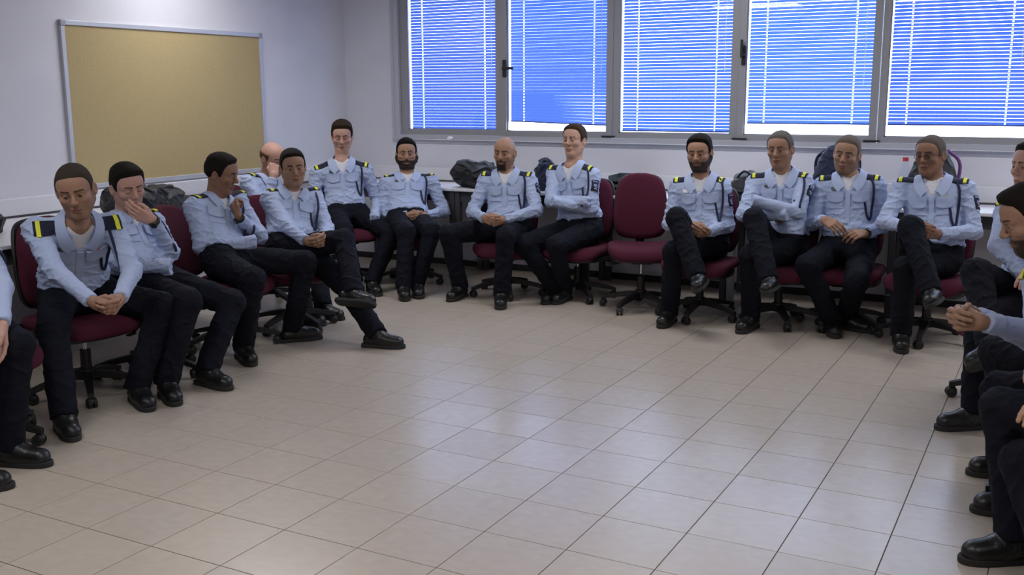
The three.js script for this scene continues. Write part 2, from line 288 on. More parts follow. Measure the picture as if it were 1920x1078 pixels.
// tapered capsule
function cone(a, b, r1, r2) {
  const ax = a.x, ay = a.y, az = a.z, bx = b.x - a.x, by = b.y - a.y, bz = b.z - a.z, l2 = bx * bx + by * by + bz * bz || 1e-9, rr = r1 - r2, a2 = l2 - rr * rr, il2 = 1 / l2;
  const f = (x, y, z) => {
    const px = x - ax, py = y - ay, pz = z - az, yy = px * bx + py * by + pz * bz, zz = yy - l2;
    const cx = px * l2 - bx * yy, cy = py * l2 - by * yy, cz = pz * l2 - bz * yy, x2 = cx * cx + cy * cy + cz * cz, y2 = yy * yy * l2, z2 = zz * zz * l2, k = Math.sign(rr) * rr * rr * x2;
    if (Math.sign(zz) * a2 * z2 > k) return Math.sqrt(x2 + z2) * il2 - r2;
    if (Math.sign(yy) * a2 * y2 < k) return Math.sqrt(x2 + y2) * il2 - r1;
    return (Math.sqrt(x2 * a2 * il2) + yy * rr) * il2 - r1;
  };
  f.box = [Math.min(a.x - r1, b.x - r2), Math.min(a.y - r1, b.y - r2), Math.min(a.z - r1, b.z - r2), Math.max(a.x + r1, b.x + r2), Math.max(a.y + r1, b.y + r2), Math.max(a.z + r1, b.z + r2)];
  return f;
}
function ell(c, rx, ry, rz) { return (x, y, z) => { const a = (x - c[0]) / rx, b = (y - c[1]) / ry, d = (z - c[2]) / rz, k0 = Math.hypot(a, b, d), k1 = Math.hypot(a / rx, b / ry, d / rz); return k1 > 1e-9 ? k0 * (k0 - 1) / k1 : -Math.min(rx, ry, rz); }; }
function boxOf(list, m) { const o = [1e9, 1e9, 1e9, -1e9, -1e9, -1e9]; for (const f of list) for (let k = 0; k < 3; k++) { o[k] = Math.min(o[k], f.box[k] - m); o[k + 3] = Math.max(o[k + 3], f.box[k + 3] + m); } return o; }
const ridge = (x, y, z) => { const n = 1 - Math.abs(noise(x, y, z)); return n * n * n * n; };
function lerpTable(tab, x) { if (x <= tab[0][0]) return tab[0][1]; for (let k = 1; k < tab.length; k++) if (x <= tab[k][0]) { const t = (x - tab[k - 1][0]) / (tab[k][0] - tab[k - 1][0]); return mix(tab[k - 1][1], tab[k][1], t); } return tab[tab.length - 1][1]; }
function addColor(g, rgb) { const n = g.attributes.position.count, c = new Float32Array(n * 3); for (let k = 0; k < n; k++) c.set(rgb, k * 3); g.setAttribute('color', new THREE.BufferAttribute(c, 3)); return g; }
function strip(g) { g = g.index ? g.toNonIndexed() : g; for (const k of Object.keys(g.attributes)) if (!['position', 'normal', 'color'].includes(k)) g.deleteAttribute(k); return g; }
// shell of a patch laid on a surface: fn(u, v) gives a start point, marched along dir to the field, lifted off it
function patch(sdf, fn, dir, nu, nv, lift, thick, inside) {
  const top = [], bot = [];
  for (let j = 0; j <= nv; j++) for (let i = 0; i <= nu; i++) {
    const p = fn(i / nu, j / nv); let d = 0;
    for (let s = 0; s < 40; s++) { const q = sdf(p.x, p.y, p.z); d += q; if (Math.abs(q) < 0.0006 || d > 0.5) break; p.addScaledVector(dir, q * 0.9); }
    top.push(p.clone().addScaledVector(dir, -lift)); bot.push(p.clone().addScaledVector(dir, -lift + thick));
  }
  return shell(top, bot, nu, nv);
}
function shell(top, bot, nu, nv) {
  const P = [], w = nu + 1, tri = (a, b, c) => { for (const q of [a, b, c]) P.push(q.x, q.y, q.z); };
  for (let j = 0; j < nv; j++) for (let i = 0; i < nu; i++) { const a = j * w + i, b = a + 1, c = a + w + 1, d = a + w; tri(top[a], top[b], top[c]); tri(top[a], top[c], top[d]); tri(bot[a], bot[c], bot[b]); tri(bot[a], bot[d], bot[c]); }
  const edge = (a, b) => { tri(top[a], bot[a], bot[b]); tri(top[a], bot[b], top[b]); };
  for (let i = 0; i < nu; i++) { edge(i, i + 1); edge(nv * w + i + 1, nv * w + i); }
  for (let j = 0; j < nv; j++) { edge((j + 1) * w, j * w); edge(j * w + nu, (j + 1) * w + nu); }
  const g = new THREE.BufferGeometry(); g.setAttribute('position', new THREE.Float32BufferAttribute(P, 3)); return toCreasedNormals(g, 0.7);
}

// ------------------------------------------------------------------ swivel chair
function outlineShape(pts) { const s = new THREE.Shape(), n = pts.length, mid = (a, b) => [(a[0] + b[0]) / 2, (a[1] + b[1]) / 2]; let m = mid(pts[n - 1], pts[0]); s.moveTo(...m); for (let k = 0; k < n; k++) { m = mid(pts[k], pts[(k + 1) % n]); s.quadraticCurveTo(pts[k][0], pts[k][1], m[0], m[1]); } return s; }
function cushion(shape, depth, bev) { const g = new THREE.ExtrudeGeometry(shape, { depth, bevelEnabled: true, bevelThickness: bev, bevelSize: bev, bevelSegments: 4, curveSegments: 8 }); g.deleteAttribute('uv'); const q = mergeVerts(g); return q; }
function mergeVerts(g) { const p = g.attributes.position; g.setAttribute('uv', new THREE.Float32BufferAttribute(Array.from({ length: p.count }, (_, k) => [p.getX(k) * 6, p.getY(k) * 6]).flat(), 2)); return g; }
function makeChair() {
  const t = new THREE.Group();
  const seatTop = 0.445;
  // seat: rounded pad, front edge rolled down
  const soft = (x, y, z) => { const yy = y - seatTop + 0.036 + 2.7 * Math.max(0, z - 0.12) ** 2 - 0.25 * x * x, ax = Math.abs(x) - 0.135, az = Math.abs(z) - 0.125, r = Math.hypot(Math.max(ax, 0), Math.max(az, 0)) + Math.min(Math.max(ax, az), 0) - 0.115; return smax(r, Math.abs(yy) - 0.036, 0.045); };
  part(t, 'seat', mesher(soft, [-0.27, seatTop - 0.12, -0.27, 0.27, seatTop + 0.04, 0.27], 0.014), M.chairFabric, 'burgundy fabric seat pad');
  let g;
  g = cushion(outlineShape([[-0.20, -0.17], [0.20, -0.17], [0.225, 0.02], [0.19, 0.20], [-0.19, 0.20], [-0.225, 0.02]]), 0.012, 0.014);
  g.rotateX(Math.PI / 2); g.translate(0, seatTop - 0.078, 0); part(t, 'seat_pan', g, M.blackPlastic);
  // backrest
  const back = [[-0.185, 0.03], [-0.10, 0.0], [0.10, 0.0], [0.185, 0.03], [0.205, 0.18], [0.185, 0.36], [0.155, 0.465], [0.07, 0.49], [-0.07, 0.49], [-0.155, 0.465], [-0.185, 0.36], [-0.205, 0.18]];
  const bend = (g, off) => { g.translate(0, 0, -0.0); const q = g.attributes.position; for (let k = 0; k < q.count; k++) { const x = q.getX(k), y = q.getY(k); q.setZ(k, q.getZ(k) + 0.55 * x * x - 0.35 * (y - 0.16) ** 2 + off); } g.rotateX(-0.13); g.translate(0, seatTop + 0.025, -0.185); g.computeVertexNormals(); return g; };
  const wBack = [[-0.02, 0.16], [0.05, 0.192], [0.18, 0.207], [0.34, 0.190], [0.44, 0.168], [0.52, 0.14]];
  const backF = (x, y, z) => { const zz = z - 0.55 * x * x + 0.35 * (y - 0.16) ** 2 + 0.032, r = smax(Math.abs(x) - lerpTable(wBack, y), Math.abs(y - 0.245) - 0.25, 0.13); return smax(r, Math.abs(zz) - 0.033, 0.04); };
  const bg = mesher(backF, [-0.24, -0.04, -0.14, 0.24, 0.53, 0.06], 0.014); bg.rotateX(-0.13); bg.translate(0, seatTop + 0.025, -0.185);
  part(t, 'backrest', bg, M.chairFabric, 'burgundy fabric backrest');
  part(t, 'back_shell', bend(cushion(outlineShape(back.map(([x, y]) => [x * 0.97, y * 0.97 + 0.007])), 0.008, 0.01), -0.082), M.blackPlastic, 'black plastic back shell');
  part(t, 'back_bar', merge([rbox(0.07, 0.022, 0.20, 0.006, 0, seatTop - 0.085, -0.16), rbox(0.065, 0.25, 0.02, 0.006).rotateX(-0.1).translate(0, seatTop + 0.03, -0.292)]), M.blackPlastic);
  part(t, 'mechanism', rbox(0.16, 0.05, 0.20, 0.012, 0, seatTop - 0.105, -0.01), M.blackPlastic);
  for (const dz of [0.03, -0.06]) { const l = part(t, 'lever', tube([V(-0.07, seatTop - 0.115, dz), V(-0.15, seatTop - 0.12, dz + 0.01), V(-0.21, seatTop - 0.135, dz + 0.02)], 0.009, 8, 8), M.blackPlastic); part(l, 'paddle', rbox(0.06, 0.012, 0.03, 0.005, -0.235, seatTop - 0.14, dz + 0.024), M.blackPlastic); }
  part(t, 'gas_column', cyl(0.027, 0.030, 0.16, 20).translate(0, 0.165, 0), M.blackPlastic);
  part(t, 'piston', cyl(0.014, 0.014, 0.10, 14).translate(0, 0.285, 0), M.chrome, 'bright steel piston');
  const base = part(t, 'star_base', cyl(0.042, 0.05, 0.055, 20).translate(0, 0.115, 0), M.blackPlastic);
  for (let k = 0; k < 5; k++) {
    const a = k / 5 * Math.PI * 2 + 0.3;
    const arm = new THREE.BoxGeometry(0.05, 0.04, 0.27, 2, 1, 4); arm.translate(0, 0, 0.165); const q = arm.attributes.position; for (let n = 0; n < q.count; n++) { const z = q.getZ(n), s = mix(1, 0.62, z / 0.3); q.setX(n, q.getX(n) * s); q.setY(n, q.getY(n) * s + 0.112 - 0.045 * (z / 0.3) ** 2); }
    arm.computeVertexNormals(); arm.rotateY(a); part(base, 'arm', arm, M.blackPlastic);
    const cs = part(t, 'castor', merge([cyl(0.008, 0.008, 0.03, 10).translate(0, 0.058, 0.01), new THREE.SphereGeometry(0.028, 14, 8, 0, 6.283, 0, 1.6).translate(0, 0.03, 0)]), M.blackPlastic);
    const turn = a + 1.1 * k; cs.position.set(Math.sin(a) * 0.285, 0, Math.cos(a) * 0.285); cs.rotation.y = turn;
    for (const s of [-1, 1]) { const w = cyl(0.026, 0.026, 0.016, 20); w.rotateZ(Math.PI / 2); w.translate(s * 0.014, 0.026, -0.004); part(cs, 'wheel', w, M.sole); }
  }
  return t;
}
const chair0 = makeChair();
function placeChair(x, z, turn, label, seat = 0.445, spin = 0, recline = 0) {
  const c = chair0.clone(); c.name = numbered('swivel_chair'); add(c);
  c.position.set(x, 0, z); c.rotation.set(0, turn, 0); c.userData = { label, category: 'chair', group: 'burgundy swivel chairs round the room' };
  const lift = seat - 0.445;
  for (const m of c.children) {
    if (['seat', 'seat_pan', 'backrest', 'back_shell', 'back_bar', 'mechanism', 'lever', 'piston'].includes(m.name)) m.position.y = lift;
    if (['backrest', 'back_shell', 'back_bar'].includes(m.name)) { const py = 0.40, pz = -0.20, c0 = Math.cos(recline), s0 = Math.sin(recline); m.rotation.x = -recline; m.position.y = lift + py - (py * c0 + pz * s0); m.position.z = pz - (-py * s0 + pz * c0); }
    if (m.name === 'star_base') m.rotation.y = spin;
    if (m.name === 'castor') { m.position.applyAxisAngle(V(0, 1, 0), spin); m.rotation.y += spin; }
  }
  return c;
}

// ------------------------------------------------------------------ shoes (one pair of templates)
const SHOE = (() => {
  const up = (x, y, z) => {
    const xx = x / 1.12;
    let d = Math.min(1, 1) * smin(cone(V(0, 0.05, -0.055), V(0, 0.04, 0.125), 0.040, 0.036)(xx, y, z), cone(V(0, 0.05, 0.02), V(0, 0.036, 0.135), 0.040, 0.034)(xx, y, z), 0.02);
    d = smin(d, cone(V(0, 0.125, -0.028), V(0, 0.06, 0.035), 0.042, 0.036)(xx, y, z), 0.03);
    d = smax(d, -(y - 0.018), 0.004); d = smax(d, y - 0.135, 0.01);
    return d - 0.002 * ridge(x * 25, y * 25, z * 40) * sstep(0.12, 0.03, z);
  };
  const sole = new THREE.Shape(); const o = [[-0.037, -0.09], [-0.02, -0.103], [0.02, -0.103], [0.037, -0.09], [0.035, -0.02], [0.045, 0.08], [0.04, 0.14], [0.018, 0.178], [-0.018, 0.178], [-0.04, 0.14], [-0.045, 0.08], [-0.035, -0.02]];
  const sg = new THREE.ExtrudeGeometry(outlineShape(o), { depth: 0.016, bevelEnabled: true, bevelThickness: 0.004, bevelSize: 0.004, bevelSegments: 2, curveSegments: 5 }); sg.rotateX(Math.PI / 2); sg.translate(0, 0.021, 0);
  sg.deleteAttribute('uv');
  // rotateX(+90) maps shape y to +z
  const laces = []; for (let k = 0; k < 4; k++) { const z = 0.035 + k * 0.018, y = 0.099 - k * 0.0085; laces.push(tube([V(-0.024, y - 0.008, z), V(0, y + 0.002, z + 0.004), V(0.024, y - 0.008, z)], 0.0028, 6, 5)); }
  return { upper: mesher(up, [-0.07, 0.0, -0.12, 0.07, 0.15, 0.19], 0.0072), sole: sg, laces: merge(laces) };
})();

// ------------------------------------------------------------------ people
const POSES = [
  {"n":"P1","hip":[-4.35,0.54,-2.81],"neck":[-4.309,0.937,-2.802],"head":[-4.274,1.082,-2.794],"shR":[-4.276,0.88,-2.622],"shL":[-4.353,0.895,-2.984],"hipR":[-4.339,0.54,-2.721],"hipL":[-4.361,0.54,-2.9],"elR":[-4.19,0.734,-2.387],"wrR":[-3.971,0.676,-2.524],"knR":[-3.955,0.491,-2.501],"anR":[-3.819,0.1,-2.404],"toR":[-3.742,0.03,-2.483],"elL":[-4.126,0.738,-2.876],"wrL":[-3.935,0.616,-2.726],"knL":[-3.932,0.517,-2.784],"anL":[-3.936,0.1,-2.705],"toL":[-3.766,0.03,-2.771],"headF":[0.989,-0.087,-0.121],"headRoll":0.0,"fw":[0.973,-0.095,-0.21],"pf":[0.993,0.0,-0.121]},
  {"n":"P2","hip":[-4.58,0.54,-3.614],"neck":[-4.31,0.952,-3.454],"head":[-4.259,1.116,-3.413],"shR":[-4.436,0.936,-3.294],"shL":[-4.263,0.939,-3.642],"hipR":[-4.594,0.54,-3.525],"hipL":[-4.566,0.54,-3.703],"elR":[-4.219,0.756,-3.224],"wrR":[-3.994,0.615,-3.205],"knR":[-4.268,0.473,-3.228],"anR":[-4.1,0.1,-3.114],"toR":[-3.958,0.03,-3.044],"elL":[-4.101,0.707,-3.58],"wrL":[-3.934,0.646,-3.383],"knL":[-4.133,0.483,-3.787],"anL":[-4.143,0.1,-3.602],"toL":[-4.126,0.03,-3.594],"headF":[0.659,-0.276,0.7],"headRoll":0.122,"fw":[0.762,-0.597,0.252],"pf":[0.988,0.0,0.151],"hand":[-3.876,0.604,-3.244]},
  {"n":"P3","hip":[-4.5,0.54,-4.049],"neck":[-4.77,0.88,-4.138],"head":[-4.702,1.057,-4.121],"shR":[-4.745,0.85,-3.956],"shL":[-4.721,0.858,-4.313],"hipR":[-4.478,0.54,-3.961],"hipL":[-4.522,0.54,-4.136],"elR":[-4.559,0.658,-3.844],"wrR":[-4.331,0.651,-3.978],"knR":[-4.042,0.499,-3.883],"anR":[-4.087,0.1,-3.745],"toR":[-3.93,0.03,-3.654],"elL":[-4.506,0.686,-4.22],"wrL":[-4.448,0.888,-4.059],"knL":[-4.132,0.408,-4.305],"anL":[-4.069,0.1,-4.019],"toL":[-3.901,0.03,-4.0],"headF":[0.918,-0.242,0.315],"headRoll":0.122,"fw":[0.778,0.627,0.036],"pf":[0.97,0.0,-0.243],"hand":[-4.528,0.956,-3.961]},
  {"n":"P4","hip":[-4.6,0.54,-4.765],"neck":[-4.803,0.914,-4.898],"head":[-4.756,1.074,-4.923],"shR":[-4.795,0.906,-4.696],"shL":[-4.768,0.905,-5.084],"hipR":[-4.578,0.54,-4.678],"hipL":[-4.622,0.54,-4.852],"elR":[-4.67,0.651,-4.637],"wrR":[-4.473,0.666,-4.814],"knR":[-4.164,0.509,-4.517],"anR":[-4.279,0.1,-4.528],"toR":[-4.081,0.03,-4.409],"elL":[-4.605,0.665,-5.08],"wrL":[-4.57,0.813,-4.863],"knL":[-4.265,0.513,-5.116],"anL":[-4.326,0.1,-5.037],"toL":[-4.241,0.03,-5.143],"headF":[0.909,-0.242,-0.339],"headRoll":0.035,"fw":[0.89,0.433,-0.143],"pf":[0.968,0.0,-0.249],"hand":[-4.673,0.932,-4.868]},
  {"n":"P5","hip":[-5.25,0.54,-5.9],"neck":[-5.405,0.928,-6.056],"head":[-5.341,1.091,-6.08],"shR":[-5.407,0.946,-5.866],"shL":[-5.369,0.822,-6.212],"hipR":[-5.255,0.54,-5.811],"hipL":[-5.245,0.54,-5.99],"elR":[-5.216,0.733,-5.818],"wrR":[-5.204,0.977,-5.921],"knR":[-4.859,0.386,-5.678],"anR":[-4.605,0.1,-5.492],"toR":[-4.406,0.03,-5.481],"elL":[-5.167,0.621,-6.159],"wrL":[-5.094,0.625,-5.905],"knL":[-4.833,0.394,-5.905],"anL":[-4.606,0.1,-5.699],"toL":[-4.406,0.03,-5.688],"headF":[0.941,-0.309,0.136],"headRoll":0.07,"fw":[0.932,0.362,-0.028],"pf":[0.998,0.0,0.057],"hand":[-5.217,1.046,-5.952]},
  {"n":"P6","hip":[-4.56,0.54,-5.344],"neck":[-4.722,0.902,-5.549],"head":[-4.693,1.076,-5.543],"shR":[-4.792,0.891,-5.393],"shL":[-4.608,0.881,-5.673],"hipR":[-4.578,0.54,-5.256],"hipL":[-4.542,0.54,-5.432],"elR":[-4.578,0.717,-5.296],"wrR":[-4.348,0.604,-5.223],"knR":[-4.165,0.63,-5.393],"anR":[-3.935,0.346,-5.176],"toR":[-3.75,0.281,-5.227],"elL":[-4.443,0.663,-5.574],"wrL":[-4.278,0.668,-5.367],"knL":[-4.113,0.357,-5.303],"anL":[-3.757,0.1,-5.159],"toL":[-3.551,0.03,-5.222],"headF":[0.744,-0.105,0.66],"headRoll":0.07,"fw":[0.713,0.558,0.425],"pf":[0.98,0.0,0.201],"hand":[-4.26,0.63,-5.253]},
  {"n":"P7","hip":[-5.296,0.58,-6.9],"neck":[-5.366,1.022,-6.958],"head":[-5.36,1.225,-6.97],"shR":[-5.525,0.937,-6.814],"shL":[-5.191,0.952,-7.076],"hipR":[-5.354,0.58,-6.831],"hipL":[-5.238,0.58,-6.969],"elR":[-5.518,0.66,-6.729],"wrR":[-5.415,0.436,-6.632],"knR":[-5.037,0.509,-6.528],"anR":[-5.028,0.1,-6.641],"toR":[-4.876,0.03,-6.512],"elL":[-5.132,0.674,-7.132],"wrL":[-5.008,0.582,-6.917],"knL":[-4.825,0.439,-6.883],"anL":[-4.843,0.1,-6.627],"toL":[-4.69,0.03,-6.497],"headF":[0.552,-0.242,0.798],"headRoll":0.0,"fw":[0.62,0.197,0.76],"pf":[0.762,0.0,0.648]},
  {"n":"P8","hip":[-4.804,0.52,-7.1],"neck":[-4.947,0.886,-7.31],"head":[-4.95,1.075,-7.315],"shR":[-5.076,0.846,-7.171],"shL":[-4.758,0.852,-7.419],"hipR":[-4.875,0.52,-7.044],"hipL":[-4.734,0.52,-7.156],"elR":[-5.058,0.571,-7.082],"wrR":[-4.799,0.586,-7.024],"knR":[-4.568,0.498,-6.723],"anR":[-4.514,0.1,-6.584],"toR":[-4.391,0.03,-6.427],"elL":[-4.642,0.587,-7.407],"wrL":[-4.629,0.6,-7.142],"knL":[-4.413,0.498,-6.848],"anL":[-4.468,0.1,-6.711],"toL":[-4.36,0.03,-6.575],"headF":[0.559,-0.07,0.826],"headRoll":0.0,"fw":[0.529,0.568,0.63],"pf":[0.617,0.0,0.787],"hand":[-4.668,0.579,-7.024]},
  {"n":"P9","hip":[-3.858,0.52,-7.1],"neck":[-3.907,0.955,-7.179],"head":[-3.921,1.111,-7.17],"shR":[-4.079,0.912,-7.12],"shL":[-3.717,0.912,-7.225],"hipR":[-3.944,0.52,-7.074],"hipL":[-3.771,0.52,-7.126],"elR":[-4.123,0.651,-7.001],"wrR":[-3.933,0.632,-6.818],"knR":[-4.15,0.514,-6.68],"anR":[-4.106,0.1,-6.766],"toR":[-4.09,0.03,-6.502],"elL":[-3.6,0.679,-7.099],"wrL":[-3.752,0.622,-6.89],"knL":[-3.655,0.523,-6.696],"anL":[-3.679,0.1,-6.665],"toL":[-3.586,0.03,-6.47],"headF":[0.148,-0.105,0.983],"headRoll":-0.052,"fw":[0.268,0.2,0.942],"pf":[0.285,0.0,0.959],"hand":[-3.815,0.623,-6.775]},
  {"n":"P10","hip":[-3.296,0.52,-7.25],"neck":[-3.393,1.013,-7.304],"head":[-3.387,1.206,-7.326],"shR":[-3.562,0.967,-7.299],"shL":[-3.213,0.97,-7.296],"hipR":[-3.386,0.52,-7.249],"hipL":[-3.206,0.52,-7.251],"elR":[-3.483,0.758,-7.113],"wrR":[-3.218,0.764,-7.113],"knR":[-3.588,0.45,-6.858],"anR":[-3.396,0.1,-7.002],"toR":[-3.401,0.03,-6.74],"elL":[-3.185,0.7,-7.194],"wrL":[-3.366,0.759,-7.01],"knL":[-3.297,0.465,-6.819],"anL":[-3.33,0.1,-7.036],"toL":[-3.33,0.03,-6.821],"headF":[-0.088,0.07,0.994],"headRoll":0.035,"fw":[0.029,0.114,0.993],"pf":[0.016,0.0,1.0]},
  {"n":"P11","hip":[-2.228,0.52,-7.0],"neck":[-2.274,0.978,-7.074],"head":[-2.293,1.151,-7.066],"shR":[-2.45,0.929,-7.038],"shL":[-2.116,0.938,-7.081],"hipR":[-2.318,0.52,-6.997],"hipL":[-2.138,0.52,-7.003],"elR":[-2.462,0.652,-6.953],"wrR":[-2.257,0.695,-6.791],"knR":[-2.291,0.743,-6.613],"anR":[-2.09,0.406,-6.449],"toR":[-2.0,0.301,-6.359],"elL":[-2.071,0.653,-7.052],"wrL":[-2.135,0.631,-6.796],"knL":[-2.296,0.518,-6.587],"anL":[-2.342,0.1,-6.65],"toL":[-2.333,0.03,-6.367],"headF":[0.049,-0.105,0.993],"headRoll":0.035,"fw":[0.156,0.172,0.973],"pf":[0.032,0.0,0.999],"hand":[-2.17,0.653,-6.713]},
  {"n":"P12","hip":[-1.682,0.52,-7.05],"neck":[-1.719,1.025,-7.139],"head":[-1.741,1.186,-7.127],"shR":[-1.912,0.973,-7.107],"shL":[-1.557,0.984,-7.134],"hipR":[-1.772,0.52,-7.048],"hipL":[-1.592,0.52,-7.052],"elR":[-1.919,0.754,-6.918],"wrR":[-1.661,0.773,-6.861],"knR":[-1.778,0.756,-6.67],"anR":[-1.621,0.421,-6.46],"toR":[-1.552,0.276,-6.374],"elL":[-1.556,0.787,-6.921],"wrL":[-1.779,0.853,-6.792],"knL":[-1.79,0.517,-6.654],"anL":[-1.794,0.1,-6.735],"toL":[-1.836,0.03,-6.448],"headF":[-0.077,-0.087,0.993],"headRoll":0.035,"fw":[0.085,0.179,0.98],"pf":[0.027,0.0,1.0]},
  {"n":"P13","hip":[-1.26,0.52,-7.15],"neck":[-1.289,1.014,-7.24],"head":[-1.315,1.158,-7.223],"shR":[-1.473,0.962,-7.218],"shL":[-1.101,0.974,-7.245],"hipR":[-1.35,0.52,-7.147],"hipL":[-1.17,0.52,-7.153],"elR":[-1.506,0.688,-7.129],"wrR":[-1.377,0.748,-6.905],"knR":[-1.434,0.463,-6.714],"anR":[-1.29,0.1,-6.881],"toR":[-1.241,0.03,-6.754],"elL":[-1.056,0.687,-7.253],"wrL":[-1.124,0.66,-6.999],"knL":[-1.12,0.387,-6.732],"anL":[-1.221,0.1,-7.028],"toL":[-1.155,0.03,-7.008],"headF":[-0.033,-0.105,0.994],"headRoll":-0.122,"fw":[0.062,0.183,0.981],"pf":[0.037,0.0,0.999],"hand":[-1.256,0.682,-6.863]},
  {"n":"P14","hip":[-0.709,0.52,-7.0],"neck":[-0.74,1.016,-7.09],"head":[-0.771,1.173,-7.073],"shR":[-0.944,0.981,-7.088],"shL":[-0.539,0.984,-7.077],"hipR":[-0.799,0.52,-7.013],"hipL":[-0.62,0.52,-6.987],"elR":[-1.002,0.747,-6.927],"wrR":[-0.824,0.737,-6.731],"knR":[-0.806,0.761,-6.639],"anR":[-0.65,0.436,-6.413],"toR":[-0.598,0.358,-6.308],"elL":[-0.475,0.712,-7.001],"wrL":[-0.644,0.7,-6.797],"knL":[-0.809,0.517,-6.584],"anL":[-0.825,0.1,-6.666],"toL":[-0.788,0.03,-6.477],"headF":[-0.342,-0.07,0.937],"headRoll":0.035,"fw":[-0.082,0.174,0.981],"pf":[-0.14,0.0,0.99],"hand":[-0.726,0.735,-6.691]},
  {"n":"P15","hip":[-0.11,0.52,-5.75],"neck":[-0.136,1.051,-5.85],"head":[-0.152,1.194,-5.837],"shR":[-0.266,0.971,-5.967],"shL":[-0.002,1.032,-5.715],"hipR":[-0.159,0.52,-5.825],"hipL":[-0.06,0.52,-5.675],"elR":[-0.272,0.808,-5.727],"wrR":[-0.127,0.682,-5.544],"knR":[-0.344,0.695,-5.46],"anR":[-0.242,0.435,-5.14],"toR":[-0.409,0.365,-5.03],"elL":[-0.022,0.743,-5.711],"wrL":[-0.093,0.724,-5.456],"knL":[-0.299,0.502,-5.3],"anL":[-0.287,0.1,-5.162],"toL":[-0.465,0.03,-5.038],"headF":[-0.727,0.0,0.686],"headRoll":0.0,"fw":[-0.699,0.099,0.708],"pf":[-0.835,0.0,0.55]},
  {"n":"P16","hip":[0.171,0.52,-4.25],"neck":[0.003,0.955,-4.253],"head":[-0.097,1.116,-4.176],"shR":[-0.069,0.872,-4.41],"shL":[0.112,0.944,-4.096],"hipR":[0.14,0.52,-4.335],"hipL":[0.201,0.52,-4.165],"elR":[-0.043,0.656,-4.218],"wrR":[-0.231,0.795,-4.093],"knR":[-0.186,0.506,-4.638],"anR":[-0.085,0.1,-4.564],"toR":[-0.212,0.03,-4.512],"elL":[-0.049,0.707,-4.144],"wrL":[-0.213,0.779,-3.949],"knL":[-0.154,0.402,-4.406],"anL":[-0.03,0.1,-4.134],"toL":[-0.145,0.03,-4.101],"headF":[-0.882,-0.375,0.286],"headRoll":0.0,"fw":[-0.794,-0.302,0.527],"pf":[-0.94,0.0,0.341],"hand":[-0.3,0.764,-3.98]},
  {"n":"P17","hip":[0.249,0.52,-3.5],"neck":[0.127,1.046,-3.605],"head":[0.071,1.179,-3.57],"shR":[0.082,0.951,-3.766],"shL":[0.193,1.045,-3.425],"hipR":[0.228,0.52,-3.588],"hipL":[0.269,0.52,-3.412],"elR":[0.035,0.709,-3.614],"wrR":[-0.006,0.767,-3.358],"knR":[-0.124,0.485,-3.858],"anR":[-0.047,0.1,-3.694],"toR":[-0.209,0.03,-3.591],"elL":[0.165,0.756,-3.436],"wrL":[0.041,0.732,-3.203],"knL":[-0.042,0.355,-3.685],"anL":[0.092,0.1,-3.373],"toL":[-0.032,0.03,-3.306],"headF":[-0.947,-0.087,0.308],"headRoll":0.0,"fw":[-0.928,-0.147,0.342],"pf":[-0.974,0.0,0.225]}
];
const v3 = (a) => V(a[0], a[1], a[2]);
const badgeTex = canvasTex(128, 192, (c, w, h) => {
  c.fillStyle = '#1a2142'; c.beginPath(); c.moveTo(4, 4); c.lineTo(w - 4, 4); c.lineTo(w - 4, 110); c.quadraticCurveTo(w - 8, 160, w / 2, h - 4); c.quadraticCurveTo(8, 160, 4, 110); c.fill();
  c.fillStyle = '#aeb9d6'; c.fillRect(14, 14, w - 28, 16); c.beginPath(); c.arc(w / 2, 98, 34, 0, 7); c.fill(); c.fillStyle = '#26305a'; for (const f of [1, -1]) { c.beginPath(); for (let k = 0; k < 3; k++) { const a = k * 2.0944 - 1.5708; c.lineTo(w / 2 + Math.cos(a) * 24, 98 + f * Math.sin(a) * 24); } c.closePath(); c.lineWidth = 5; c.strokeStyle = '#26305a'; c.stroke(); } c.fillStyle = '#c8d0e6'; c.fillRect(40, 146, w - 80, 10);
});
const badgeMat = std({ roughness: 0.8, map: badgeTex });

